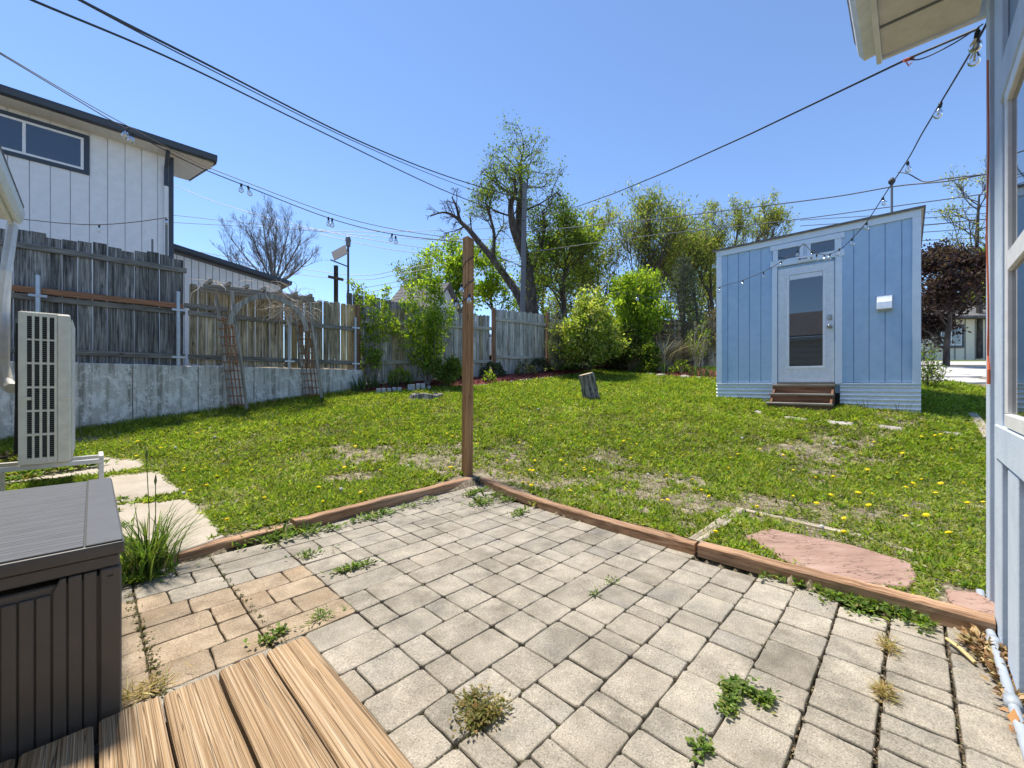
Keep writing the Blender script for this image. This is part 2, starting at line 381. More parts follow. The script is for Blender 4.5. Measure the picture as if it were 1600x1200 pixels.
M['steptread'] = wood_mat('lit_step_tread', (.20, .165, .13), (.34, .30, .25), (.46, .42, .36), 'X', 30, .5, .5, (.9, 1.1), knot=False)  # paler than the shaded risers: light on the treads put into the colour
M['stone'] = rough_mat('pale_stone', [(.3, (.24, .21, .18)), (.5, (.36, .33, .29)), (.7, (.47, .44, .40))], 6, .9, .6, .02, 30)
M['block'] = rough_mat('grey_edging_block', [(.3, (.27, .28, .29)), (.7, (.47, .48, .50))], 8, .9, .5, .01, 60)
M['mulch'] = rough_mat('red_mulch', [(.3, (.09, .02, .016)), (.5, (.20, .045, .036)), (.7, (.32, .085, .065))], 40, .95, .9, .02, 90, rand=False)
M['orange'] = flat_mat('orange_cord', (.62, .13, .05), .5)
M['bark'] = rough_mat('ridged_bark', [(.36, (.05, .043, .036)), (.5, (.26, .23, .20)), (.66, (.48, .44, .39))], 24, .95, 1.0, .03, 40, stretch=(1, 1, .16))
M['bark_d'] = rough_mat('dark_bark', [(.3, (.025, .02, .017)), (.5, (.075, .06, .05)), (.7, (.15, .125, .105))], 12, .95, .8, .03, 30, stretch=(1, 1, .2))
M['bark_g'] = rough_mat('grey_twig_bark', [(.3, (.12, .105, .095)), (.6, (.25, .225, .20))], 12, .95, .5, .02, 30, stretch=(1, 1, .2))
M['cutwood'] = rough_mat('sawn_wood', [(.3, (.33, .26, .16)), (.7, (.52, .43, .29))], 9, .9, .4, .01, 40)
M['dry'] = flat_mat('dry_straw', (.50, .40, .20), .8, 0, .2, (.7, 1.2))
M['vine'] = flat_mat('dry_vine_wood', (.56, .48, .40), .85, 0, .2)
M['leaf'] = leaf_mat('leaf_green')
M['leafy'] = leaf_mat('leaf_backlit', .6, .55, 1.25)
M['needle'] = leaf_mat('needle', .15, .6)
M['bulbglass'] = None
def bulb_mat():
    m, nt, N, L, b = newmat('clear_bulb_glass')
    tr = N.new('ShaderNodeBsdfTransparent'); gl = N.new('ShaderNodeBsdfGlossy'); gl.inputs['Roughness'].default_value = .05
    fr = N.new('ShaderNodeFresnel'); fr.inputs[0].default_value = 1.5
    mp = N.new('ShaderNodeMapRange'); mp.inputs[3].default_value = .12; mp.inputs[4].default_value = 1.0; L.new(fr.outputs[0], mp.inputs[0])
    ms = N.new('ShaderNodeMixShader'); L.new(mp.outputs[0], ms.inputs[0]); L.new(tr.outputs[0], ms.inputs[1]); L.new(gl.outputs[0], ms.inputs[2])
    L.new(ms.outputs[0], N['Material Output'].inputs['Surface']); return m
M['bulbglass'] = bulb_mat()

# ------------------------------------------------------------------ ground, one sheet to the horizon
def axis_lines(segs):
    out = [segs[0][0]]
    for a, b, st in segs:
        n = max(1, int(round((b - a) / st))); out += list(np.linspace(a, b, n + 1)[1:])
    return np.array(out)
gx = axis_lines([(-1500, -300, 240), (-300, -60, 40), (-60, -14, 6), (-14, -8, .5), (-8, -3.6, .14), (-3.6, 3.4, .055), (3.4, 9, .14), (9, 16, .6), (16, 60, 5), (60, 300, 40), (300, 1500, 240)])
gy = axis_lines([(-1500, -300, 240), (-300, -40, 30), (-40, -4, 4), (-4, .4, .4), (.4, 5.0, .055), (5.0, 12.6, .14), (12.6, 26, .5), (26, 80, 4), (80, 300, 25), (300, 2500, 200)])
GX, GY = np.meshgrid(gx, gy); GZ = H(GX, GY)
nx, ny = len(gx), len(gy)
idx = np.arange(nx * ny).reshape(ny, nx)
q = np.stack([idx[:-1, :-1], idx[:-1, 1:], idx[1:, 1:], idx[1:, :-1]], -1).reshape(-1, 4)
T = np.concatenate([q[:, [0, 1, 2]], q[:, [0, 2, 3]]])
me = np_mesh('lawn_ground', np.stack([GX, GY, GZ], -1).reshape(-1, 3), T, None, M['soil'])
me.polygons.foreach_set('use_smooth', [True] * len(me.polygons))
setp(link('lawn_ground', me), kind='structure')

# ------------------------------------------------------------------ paver patio
bed = MB(); bed.prism(PATIO, -.045, -.021)
patio = setp(bed.build('patio', M['joint']), kind='structure')

def paver_mesh(w, l, jit, rs):
    """tumbled block: wavy outline, worn edge"""
    pts = []
    for (x0, y0, x1, y1) in ((-w, -l, w, -l), (w, -l, w, l), (w, l, -w, l), (-w, l, -w, -l)):
        for t in (.06, .38, .68, .94):
            x = x0 + (x1 - x0) * t; y = y0 + (y1 - y0) * t
            pts.append((x + rs.uniform(-jit, jit), y + rs.uniform(-jit, jit)))
    n = len(pts); vs = []
    dz = rs.uniform(-.002, .002); tx, ty = rs.uniform(-.008, .008), rs.uniform(-.008, .008)
    for ins, z in ((0.0, -.045), (0.0, -.005), (.0022, -.0008), (.0055, .0006)):
        for x, y in pts:
            k = 1 - ins / max(.03, math.hypot(x, y)); vs.append((x * k, y * k, z + dz + x * tx + y * ty))
    fs = [(r * n + i, r * n + (i + 1) % n, (r + 1) * n + (i + 1) % n, (r + 1) * n + i) for r in range(3) for i in range(n)]
    fs.append(tuple(range(3 * n, 4 * n)))
    b = MB(); b.add(vs, fs); return b

CW = .1755; B0 = .600 - 6 * CW
prs = random.Random(11)
sites = []
for k in range(0, 24):
    b0 = B0 + k * CW; bc = b0 + CW / 2
    mods = .355; right_off = prs.uniform(0, .355)
    a = -1.0
    # courses near the far left sit on a common module line, the others drift
    phase = .145 if bc > 1.0 else .145 + right_off
    a = phase - 4 * mods
    while a < 4.4:
        r = prs.random()
        sp = [.667, .333] if r < .36 else [.333, .667] if r < .66 else [.5, .5] if r < .93 else [1.0]
        if bc < 1.0:
            sp = prs.choice([[.667, .333], [.5, .5], [.333, .667], [.25, .5, .25], [.6, .4]])
        x = a
        for s_ in sp:
            ln = s_ * mods; sites.append((x + ln / 2, bc, ln)); x += ln
        a += mods
kept = []
for a, b, ln in sites:
    p = ab(a, b)
    if not in_poly(np.array([p.x]), np.array([p.y]), PATIO)[0]:
        continue
    if b < -.3: continue
    kept.append((a, b, ln, p.length))
deck_cover = lambda a, b: a < .50 and b < 1.55
kept = [t for t in kept if not deck_cover(t[0], t[1]) and not (t[0] < -.05 and t[1] > 1.75)]
TANP = [tuple(G(*p)[:2]) for p in ((150, 955), (330, 917), (455, 882), (565, 945), (440, 1003), (250, 1100), (120, 1120))]
kept.sort(key=lambda t: t[3])
rest = MB()
for i, (a, b, ln, d) in enumerate(kept):
    gap = .0029 if b > .25 else .0038
    if b < .25: pb = .0085
    else: pb = gap
    mb = paver_mesh(ln / 2 - gap, CW / 2 - pb * .62, .0024, prs)
    pw_ = ab(a, b); tan = bool(in_poly(np.array([pw_.x]), np.array([pw_.y]), TANP)[0])
    mt = M['paver_tan'] if tan else M['paver_buff'] if prs.random() < (.55 if pw_.x < .3 and pw_.y < 2.6 else .38) else M['paver']
    loc = ab(a, b, 0)
    rz = ANG + prs.uniform(-.012, .012)
    if i < 298:
        mb.build('paver', mt, patio, loc, (0, 0, rz))
    else:
        R = Matrix.Translation(loc) @ Matrix.Rotation(rz, 4, 'Z'); o = len(rest.v)
        rest.add([R @ Vector(p) for p in mb.v], mb.f)
if rest.v: setp(rest.build('paver_field', M['paver'], patio), kind='stuff')

# ------------------------------------------------------------------ concrete path (left) with its slabs
path = setp(bpy.data.objects.new('path', None), kind='structure'); C.objects.link(path)
EXCL = []
def slab(name, pxs, mat, parent, z_top, t=.06, jit=.012, seed=0, n=4):
    rs = random.Random(seed); pts = []
    ws = [Vector(p) if isinstance(p, tuple) and len(p) == 3 else LG(p[0], p[1], z_top) for p in pxs]
    for i in range(len(ws)):
        p, q_ = ws[i], ws[(i + 1) % len(ws)]
        for k in range(n):
            r = p.lerp(q_, k / n); pts.append((r.x + rs.uniform(-jit, jit), r.y + rs.uniform(-jit, jit)))
    cx = sum(p[0] for p in pts) / len(pts); cy = sum(p[1] for p in pts) / len(pts)
    zc = h(cx, cy)
    loc = [(x - cx, y - cy) for x, y in pts]
    EXCL.append([(cx + (x - cx) * .93, cy + (y - cy) * .93) for x, y in pts])
    b = MB(); b.prism(loc, lambda x, y: h(cx + x, cy + y) - t - zc, lambda x, y: h(cx + x, cy + y) + z_top - zc)
    return b.build(name, mat, parent, (cx, cy, zc), bevel=.006)
slab('slab', [(100, 838), (178, 787), (297, 779), (340, 818), (352, 838), (262, 866), (183, 838)], M['slab'], path, .012, seed=1)
slab('slab', [(60, 775), (171, 742), (252, 736), (291, 769), (228, 783), (178, 787), (60, 835)], M['slab'], path, .016, seed=2)
slab('slab', [(-60, 742), (25, 728), (157, 714), (228, 718), (231, 732), (171, 741), (70, 752), (-60, 770)], M['slab'], path, .016, seed=3)

# ------------------------------------------------------------------ road and driveway on the right, beyond the shed
def strip(name, pts, mat, lift, parent=None, sub=6):
    """flat sheet following the ground"""
    n = len(pts); b = MB(); (a0, a1, b1, b0) = [Vector((p[0], p[1], 0)) for p in pts]
    vs = []; fs = []
    for i in range(sub + 1):
        for j in range(sub + 1):
            p = a0.lerp(a1, i / sub).lerp(b0.lerp(b1, i / sub), j / sub); vs.append((p.x, p.y, h(p.x, p.y) + lift))
    for i in range(sub):
        for j in range(sub):
            k = i * (sub + 1) + j; fs.append((k, k + sub + 1, k + sub + 2, k + 1))
    b.add(vs, fs); return b.build(name, mat, parent)
setp(strip('road', [(13.6, 15.5), (40, 15.5), (40, 19.6), (13.6, 19.6)], M['road'], .03), kind='structure')
drive = setp(bpy.data.objects.new('driveway', None), kind='structure'); C.objects.link(drive)
for k, (x0, x1, y0, y1) in enumerate([(8.6, 11.2, 9.6, 11.0), (11.25, 14.5, 9.5, 11.1), (8.9, 12.2, 11.06, 12.5), (12.25, 16.5, 11.15, 12.5), (9.2, 13.0, 12.56, 14.2), (13.06, 18, 12.55, 14.3), (9.0, 10.6, 8.7, 9.5)]):
    w = [(x0, y0), (x1, y0 + .1), (x1, y1), (x0, y1 - .08)]
    slab('slab', [(p[0], p[1], 0.0) for p in w], M['road'], drive, .035, jit=.09, seed=30 + k, n=5)

# ------------------------------------------------------------------ cast concrete wall under the left fence
WB = 9.07                                                     # wall line, distance along W
wl_ = thing('retaining_wall', 'stained pale grey cast concrete retaining wall under the left wooden fence', 'wall', ab(-3, WB, 0), ANG)
edges = [0, .62, 1.6, 2.55, 3.45, 4.3, 5.15, 6.2, 7.31]
for i in range(len(edges) - 1):
    b = MB(); x0, x1 = edges[i] + .004, edges[i + 1] - .004
    b.box(0, x1 - x0, -.10, .10, -.1, 1.365 + .006 * (i % 2)); b.build('wall_panel', M['wallcon'], wl_, (x0, (-.004 if i % 2 else 0), 0), bevel=.012)

# ------------------------------------------------------------------ fences: every picket its own part
frs = random.Random(5)
def dogear(w, t, hgt, c=.03):
    b = MB(); pr = [(-w / 2, 0), (w / 2, 0), (w / 2, hgt - c), (w / 2 - c * .8, hgt), (-w / 2 + c * .8, hgt), (-w / 2, hgt - c)]
    n = len(pr); vs = [(x, -t / 2, z) for x, z in pr] + [(x, t / 2, z) for x, z in pr]
    b.add(vs, [tuple(range(n)), tuple(range(2 * n - 1, n - 1, -1))] + [(i, i + n, (i + 1) % n + n, (i + 1) % n) for i in range(n)]); return b
def pickets(root, a0, a1, pitch, w, z0, z1, mats, y, t=.016, c=.03, jz=.012, tilt=.006):
    cache = {}
    n = int((a1 - a0) / pitch)
    for i in range(n):
        m = mats[frs.randrange(len(mats))]; key = (m.name, frs.randrange(3))
        zz0 = z0(a0 + i * pitch) if callable(z0) else z0; zz1 = z1(a0 + i * pitch) if callable(z1) else z1
        hgt = round(zz1 - zz0, 2); kk = (key, hgt)
        if kk not in cache: cache[kk] = dogear(w * frs.uniform(.985, 1.01), t, hgt, c).mesh('picket', m)
        link('picket', cache[kk], root, (a0 + (i + .5) * pitch, y + frs.uniform(-.003, .003), zz0 + frs.uniform(-jz, jz)), (frs.uniform(-.004, .004), frs.uniform(-tilt, tilt), 0))
def rail(root, x0, x1, y, z, hh, dd, mat, dz=0.0):
    b = MB(); L_ = x1 - x0; b.box(0, math.hypot(L_, dz), -dd / 2, dd / 2, -hh / 2, hh / 2)
    b.build('rail', mat, root, (x0, y, z), (0, -math.atan2(dz, L_), 0), bevel=.004)
def metal_post(root, x, y, z0, z1):
    b = MB(); b.tube([(0, 0, 0), (0, 0, z1 - z0)], .03, 10); o = b.build('post', M['galv'], root, (x, y, z0), smooth=False)
    for zz in (.14, .95):
        b2 = MB(); b2.box(-.09, .09, -.036, -.028, zz - .018, zz + .018); b2.build('bracket', M['galv'], o)
# tall, dark fence (wall frame: x along U from ab(-3,WB))
A = lambda a: a + 3.0
tf = thing('tall_fence', 'tall dark grey plank fence with one reddish new rail behind the air conditioner', 'fence', ab(-3, WB, 0), ANG)
pickets(tf, A(-3.0), A(1.15), .158, .154, 1.372, lambda x: 3.235 + .03 * math.sin(x * 9), [M['fdark']], .055, c=.003)
rail(tf, A(-3.0), A(1.15), .02, 3.03, .085, .04, M['fdark_rail'], .0)
rail(tf, A(-3.0), A(1.10), -.03, 2.405, .085, .04, M['frail_red'], -.01)
rail(tf, A(-3.0), A(1.13), .02, 2.30, .085, .04, M['fdark_rail'], .0)
rail(tf, A(-3.0), A(1.13), .02, 1.53, .085, .04, M['fdark_rail'], .0)
metal_post(tf, A(-.55), -.052, 1.37, 2.62); metal_post(tf, A(1.03), -.052, 1.37, 2.64)
# lower tan fence
lf = thing('picket_fence', 'lower tan and grey picket fence on the concrete wall behind the leaning arbor', 'fence', ab(-3, WB, 0), ANG)
pickets(lf, A(1.18), A(4.28), .128, .117, 1.385, lambda x: 2.80 + .02 * (x - 4) + .012 * math.sin(x * 17), [M['ftan'], M['ftan'], M['ftan'], M['ftan2']], .055)
rail(lf, A(1.17), A(4.28), .02, 2.30, .085, .04, M['fdark_rail'])
rail(lf, A(1.17), A(4.28), .02, 1.53, .085, .04, M['fdark_rail'])
rail(lf, A(1.12), A(1.75), -.01, 2.42, .085, .04, M['fdark_rail'])
metal_post(lf, A(2.78), -.052, 1.37, 2.62); metal_post(lf, A(4.16), -.052, 1.37, 2.56)
# back fence, rails towards us
FD = Vector((.887, .461, 0)).normalized(); FA = math.atan2(FD.y, FD.x); FO = Vector((-3.52, 9.42, 0))
def fpt(t, off=0.0): return FO + FD * t + Vector((-FD.y, FD.x, 0)) * off
bf = thing('back_fence', 'pale silvery picket fence with brown posts behind the red mulch bed', 'fence', fpt(0), FA)
bz = lambda t: 1.06 + .052 * t; tz = lambda t: (2.84 + .012 * t) if t < 3.42 else (3.07 - .016 * (t - 3.42)) if t < 5.12 else 2.94
pickets(bf, .06, 3.35, .098, .094, bz, tz, [M['fpale'], M['fpale'], M['ftan']], .03, c=.016)
pickets(bf, 3.45, 5.06, .098, .094, bz, tz, [M['fpale']], .03, c=.016)
pickets(bf, 5.16, 6.4, .098, .094, bz, tz, [M['fpale']], .03, c=.016)
for x0, x1, z_, dz in ((.06, 1.7, 2.50, .0), (1.7, 3.36, 2.53, .0), (3.44, 5.06, 2.80, -.05), (5.16, 6.4, 2.62, .02), (.06, 3.36, 1.55, .1), (3.44, 5.06, 1.78, .0), (5.16, 6.4, 1.80, .02)):
    rail(bf, x0, x1, 0, z_, .085, .04, M['fpale_rail'], dz)
for t, z0, z1 in ((-.02, 1.0, 2.86), (3.40, 1.2, 3.09), (5.11, 1.3, 3.10)):
    b = MB(); b.box(-.045, .045, -.045, .045, 0, z1 - z0); b.build('post', M['fpost'], bf, (t, -.02, z0), bevel=.004)
ff = thing('shaded_fence', 'dark brown weathered picket fence glimpsed behind the spruce and shrubs', 'fence', fpt(6.4), FA)
pickets(ff, .05, 9.5, .135, .128, lambda x: h(*fpt(6.4 + x)[:2]) - .05, lambda x: h(*fpt(6.4 + x)[:2]) + 1.62, [M['fbrown'], M['fbrown'], M['ftan']], .03, c=.02)
rail(ff, 0, 9.5, 0, h(*fpt(6.4)[:2]) + 1.3, .085, .04, M['fbrown'], h(*fpt(15.9)[:2]) - h(*fpt(6.4)[:2]))
rail(ff, 0, 9.5, 0, h(*fpt(6.4)[:2]) + .45, .085, .04, M['fbrown'], h(*fpt(15.9)[:2]) - h(*fpt(6.4)[:2]))
# neighbour's dark fence just behind the corner
nf = thing('neighbour_fence', 'dark grey fence top rising behind the corner shrubs', 'fence', ab(4.35, 9.9, 1.3), math.radians(38))
pickets(nf, 0, 3.2, .14, .136, 0, lambda x: 1.98 - .05 * x, [M['fdark']], 0, c=.01)
rail(nf, 0, 3.2, -.03, .9, .085, .04, M['fdark_rail'])

# ------------------------------------------------------------------ two-storey neighbour house on the left
NB = 13.55
nh = thing('neighbour_house', 'two storey pale grey vertical siding house with navy trim at the left', 'house', ab(-9, NB, 1.3), ANG)
b = MB(); b.box(0, 10.44, .02, 7.5, 0, 5.62); b.build('wall', M['nwall'], nh)
pan = None
n = 35; wdt = 10.44 / n
for i in range(n):
    if pan is None:
        b = MB(); b.box(.006, wdt - .006, -.008, .019, 0, 5.6); pan = b.mesh('panel', M['nwall'], bevel=.003)
    x = i * wdt
    link('panel', pan, nh, (x, 0, 0))
def win(root, name, x0, x1, z0, z1, y, frame, trim, fw=.05, tw=.11, split=None, proud=.03, horizontal=None, trimmat=None):
    """window on a local -Y face: trim > sash, panes"""
    t = MB()
    if tw:
        t.box(x0 - tw, x1 + tw, y - proud, y, z1, z1 + tw); t.box(x0 - tw, x1 + tw, y - proud, y, z0 - tw, z0)
        t.box(x0 - tw, x0, y - proud + .001, y, z0, z1); t.box(x1, x1 + tw, y - proud + .001, y, z0, z1)
    else:
        t.box(x0 - .01, x0, y - .004, y, z0, z1)
    o = t.build(name, trim, root, bevel=.003)
    f = MB()
    f.box(x0, x1, y - proud + .008, y - .001, z1 - fw, z1); f.box(x0, x1, y - proud + .008, y - .001, z0, z0 + fw)
    f.box(x0, x0 + fw, y - proud + .009, y - .001, z0 + fw, z1 - fw); f.box(x1 - fw, x1, y - proud + .009, y - .001, z0 + fw, z1 - fw)
    cuts = [x0 + fw, x1 - fw]
    if split is not None:
        f.box(split - fw / 2, split + fw / 2, y - proud + .009, y - .001, z0 + fw, z1 - fw); cuts = [x0 + fw, split - fw / 2, split + fw / 2, x1 - fw]
    f.build('frame', frame, o, bevel=.003)
    for i in range(0, len(cuts), 2):
        g = MB(); g.box(cuts[i], cuts[i + 1], y - proud + .016, y - .002, z0 + fw, z1 - fw); g.build('pane', M['glass'], o)
    return o
win(nh, 'window', 7.45, 8.86, 4.63, 5.36, -.008, M['white'], M['navy'], .05, .085, 7.98, .035)
b = MB(); b.box(10.36, 10.45, -.035, .03, 0, 5.6); b.build('corner_trim', M['navy'], nh, bevel=.004)
b = MB(); b.tube([(10.30, -.075, .3), (10.30, -.075, 4.75)], .045, 8); b.build('downspout', M['nwall'], nh)
b = MB(); b.tube([(10.30, -.075, 4.74), (10.30, -.075, 5.2), (10.30, -.42, 5.5)], .046, 8); b.build('downspout', M['navy'], nh)
b = MB()                                                       # roof slab with overhang, low pitch
ov, xe = .50, 11.25
def rz(y): return 5.66 + (y + ov) * .24 if y < 3.75 else 5.66 + (3.75 + ov) * .24 - (y - 3.75) * .24
b.add([(-2, -ov, rz(-ov)), (xe, -ov, rz(-ov)), (xe, 3.75, rz(3.75)), (-2, 3.75, rz(3.75)), (-2, 8, rz(8)), (10.4, 8, rz(8)),
       (-2, -ov, rz(-ov) - .12), (xe, -ov, rz(-ov) - .12), (xe, 3.75, rz(3.75) - .12), (-2, 3.75, rz(3.75) - .12), (-2, 8, rz(8) - .12), (10.4, 8, rz(8) - .12), (10.4, 3.75, rz(3.75)), (10.4, 3.75, rz(3.75) - .12)],
      [(0, 1, 2, 3), (3, 12, 5, 4), (9, 8, 7, 6), (10, 11, 13, 9), (1, 7, 8, 2), (12, 13, 11, 5), (0, 6, 7, 1), (5, 11, 10, 4), (3, 9, 6, 0), (4, 10, 9, 3), (2, 8, 13, 12)])
rf = b.build('roof', M['shingle'], nh)
b = MB()
for k in range(9):
    y0 = -ov + k * .47; b.box(-2, xe + .01, y0, y0 + .45, 0, .022, M=Matrix.Translation((0, 0, rz(y0) + .004)) @ Matrix.Translation((0, y0, 0)) @ Matrix.Rotation(math.atan(.24), 4, 'X') @ Matrix.Translation((0, -y0, 0)))
b.build('shingle_course', M['shingle'], rf)
b = MB(); b.add([(-2, -.005, 5.53), (xe - .03, -.005, 5.53), (xe - .03, -ov + .03, 5.53), (-2, -ov + .03, 5.53), (-2, -.005, 5.545), (xe - .03, -.005, 5.545), (xe - .03, -ov + .03, 5.545), (-2, -ov + .03, 5.545)],
                [(0, 1, 2, 3), (7, 6, 5, 4), (0, 4, 5, 1), (1, 5, 6, 2), (2, 6, 7, 3), (3, 7, 4, 0)])
b.build('soffit', M['soffit'], nh)
b = MB(); b.add([(10.46, -ov + .03, rz(-ov) - .14), (xe - .03, -ov + .03, rz(-ov) - .14), (xe - .03, 3.7, rz(3.7) - .14), (10.46, 3.7, rz(3.7) - .14)], [(0, 1, 2, 3)])
b.build('rake_soffit', M['soffit'], nh)
b = MB()
pr = [(-ov - .10, 5.56), (-ov - .12, 5.66), (-ov - .12, 5.70), (-ov - .003, 5.70), (-ov - .003, 5.55), (-ov - .07, 5.55)]
nn = len(pr); vs = [(-2, y, z) for y, z in pr] + [(xe + .02, y, z) for y, z in pr]
b.add(vs, [tuple(range(nn)), tuple(range(2 * nn - 1, nn - 1, -1))] + [(i, i + nn, (i + 1) % nn + nn, (i + 1) % nn) for i in range(nn)])
b.build('gutter', M['navy'], nh)
b = MB(); b.beam((xe + .012, -ov, rz(-ov) - .06), (xe + .012, 3.75, rz(3.75) - .06), .024, .17); b.build('rake_board', M['navy'], nh)

# low white garage behind the lower fence
ga = thing('garage', 'low white garage with vertical siding and dark sloping roof edge behind the arbor', 'garage', ab(-1.5, 17.85, 1.3), ANG)
def gzr(x): return 4.28 - (x - 3.4) * .168
b = MB(); b.add([(0, 0, 0), (6.7, 0, 0), (6.7, 0, gzr(6.7)), (0, 0, gzr(0)), (0, 4, 0), (6.7, 4, 0), (6.7, 4, gzr(6.7)), (0, 4, gzr(0))],
                [(0, 1, 2, 3), (7, 6, 5, 4), (1, 5, 6, 2), (0, 3, 7, 4), (3, 2, 6, 7), (0, 4, 5, 1)])
b.build('wall', M['wire'], ga)
for i in range(33):
    x = .1 + i * .2; b = MB(); b.add([(x, -.018, 0), (x + .182, -.018, 0), (x + .182, -.018, gzr(x + .182) - .13), (x, -.018, gzr(x) - .13), (x, -.001, 0), (x + .182, -.001, 0), (x + .182, -.001, gzr(x + .182) - .13), (x, -.001, gzr(x) - .13)],
                [(0, 1, 2, 3), (1, 5, 6, 2), (0, 3, 7, 4), (3, 2, 6, 7)]); b.build('panel', M['white'], ga)
b = MB(); b.beam((-.3, 1.8, gzr(-.3) + .05), (7.0, 1.8, gzr(7.0) + .05), 4.3, .14); b.build('roof', M['navy'], ga)
b = MB(); b.box(4.25, 4.95, -.03, -.018, 2.98, 3.03); b.build('vent_strip', M['wire'], ga)

# ------------------------------------------------------------------ the house we stand at: long wall on the right, wing on the left
hs = thing('house', 'pale blue board and batten house with cream soffit at the right edge and left corner', 'house', ab(2.0, -.251, 0), ANG + math.pi)
# local frame: x = -(a-2), y = -(b+.251): the wall's face looks along local -Y
def hx(a): return -(a - 2.0)
def hb(b_): return -(b_ + .251)
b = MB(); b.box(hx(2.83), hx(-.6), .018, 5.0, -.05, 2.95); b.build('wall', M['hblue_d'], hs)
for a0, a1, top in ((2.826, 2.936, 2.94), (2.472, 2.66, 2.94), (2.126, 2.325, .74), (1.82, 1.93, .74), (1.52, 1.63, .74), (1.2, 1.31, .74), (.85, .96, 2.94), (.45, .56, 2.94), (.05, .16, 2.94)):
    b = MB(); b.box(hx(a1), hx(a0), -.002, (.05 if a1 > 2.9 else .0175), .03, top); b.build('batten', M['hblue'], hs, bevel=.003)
b = MB(); b.box(hx(2.60), hx(.98), -.008, .0175, .75, .885); b.build('window_apron', M['hblue'], hs, bevel=.004)
b = MB(); b.box(hx(2.47), hx(.98), -.007, .0175, 2.14, 2.28); b.build('window_head_trim', M['hblue'], hs, bevel=.004)
w_ = MB(); fw = .05; X0, X1, Z0, Z1 = hx(2.375), hx(1.05), .89, 2.13
for t in ((X0, X1, Z0, Z0 + fw), (X0, X1, Z1 - fw, Z1)): w_.box(t[0], t[1], -.005, .0175, t[2], t[3])
for t in ((X0, X0 + fw), (X1 - fw, X1)): w_.box(t[0], t[1], -.0045, .0175, Z0 + fw, Z1 - fw)
w_.box(X0 + fw, X1 - fw, -.004, .0175, 1.46, 1.53)
w_ = w_.build('window', M['white'], hs, bevel=.003)
for z0, z1 in ((Z0 + fw, 1.46), (1.53, Z1 - fw)):
    g = MB(); g.box(X0 + fw, X1 - fw, .008, .017, z0, z1); g.build('pane', M['glass'], w_)
# eave over the long wall
EA = 3.24
b = MB(); b.box(hx(EA), hx(-.6), hb(.125), hb(-.251), 2.975, 2.995); sof = b.build('soffit', M['soffit'], hs)
for a in (2.96, 2.0, 1.0):
    b = MB(); b.box(hx(a + .012), hx(a), hb(.124), hb(-.25), 2.967, 2.9745); b.build('soffit_batten', M['wire'], sof)
b = MB(); b.box(hx(EA + .02), hx(-.4), hb(.150), hb(.126), 2.945, 3.13); b.build('fascia', M['white'], hs, bevel=.003)
b = MB(); b.box(hx(EA + .02), hx(EA), hb(.125), hb(-3.2), 2.96, 3.09); b.build('rake_fascia', M['white'], hs)
b = MB(); pr = [(hb(.152), 3.12), (hb(.152), 3.015), (hb(.205), 3.005), (hb(.232), 3.05), (hb(.245), 3.12)]; nn = len(pr)
b.add([(hx(EA + .03), y, z) for y, z in pr] + [(hx(-.4), y, z) for y, z in pr], [tuple(range(nn)), tuple(range(2 * nn - 1, nn - 1, -1))] + [(i, i + nn, (i + 1) % nn + nn, (i + 1) % nn) for i in range(nn)])
b.build('gutter', M['white'], hs, bevel=.002)
b = MB(); b.beam((hx(1.3), hb(.25), 3.145), (hx(1.3), hb(-4.4), 4.63), 4.0, .05, up=(0, 0, 1)); rf = b.build('roof', M['shingle'], hs)
b = MB()
for k in range(22):
    t0, t1 = k / 22, (k + .97) / 22
    y0, y1 = hb(.25 - 4.65 * t0), hb(.25 - 4.65 * t1); z0, z1 = 3.17 + 1.485 * t0, 3.17 + 1.485 * t1
    b.beam((hx(1.3), y0, z0 + .016), (hx(1.3), y1, z1 + .006), 4.0, .02)
b.build('shingle_course', M['shingle'], rf)
b = MB(); b.lathe([(.09, 3.4), (.09, 4.75), (.16, 4.76), (.17, 4.82), (.05, 4.90)], 12, Matrix.Translation((hx(1.15), hb(-1.0), 0))); b.build('flue_pipe', M['galv'], hs)
# the wing on the left (wall faces +U)
def hp(a, b_, z): return (hx(a), hb(b_), z)
def hbox(a0, a1, b0, b1, z0, z1): return (hx(a1), hx(a0), hb(b1), hb(b0), z0, z1)
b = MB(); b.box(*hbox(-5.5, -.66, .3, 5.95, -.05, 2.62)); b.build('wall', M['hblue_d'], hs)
for k in range(12):
    z = .1 + k * .21; b = MB(); b.box(*hbox(-.658, -.642, -.2, 5.96, z, z + .2)); b.build('lap_siding', M['cream'], hs, bevel=.004)
b = MB(); b.box(*hbox(-.66, -.56, -.2, 6.2, 2.62, 2.64)); b.build('soffit', M['soffit'], hs)
b = MB(); b.box(*hbox(-.559, -.54, .2, 6.26, 2.58, 2.74)); b.build('fascia', M['soffit'], hs)
b = MB(); pr = [(hx(-.538), 2.74), (hx(-.538), 2.63), (hx(-.50), 2.615), (hx(-.475), 2.67), (hx(-.465), 2.74)]
b.add([(x, hb(.3), z) for x, z in pr] + [(x, hb(6.28), z) for x, z in pr], [tuple(range(nn)), tuple(range(2 * nn - 1, nn - 1, -1))] + [(i, i + nn, (i + 1) % nn + nn, (i + 1) % nn) for i in range(nn)])
b.build('gutter', M['white'], hs, bevel=.002)
b = MB(); b.beam(hp(-.48, 3.2, 2.78), hp(-5.4, 3.2, 4.3), 6.2, .05); b.build('roof', M['shingle'], hs)
b = MB(); q = [P(19, 352, 3.98), P(17, 372, 3.93), P(9, 425, 3.80), P(6, 480, 3.78), P(5, 572, 3.78), P(9, 596, 3.74), P(18, 607, 3.68)]
Mi = hs.matrix_basis if False else (Matrix.Translation(hs.location) @ Matrix.Rotation(ANG + math.pi, 4, 'Z')).inverted()
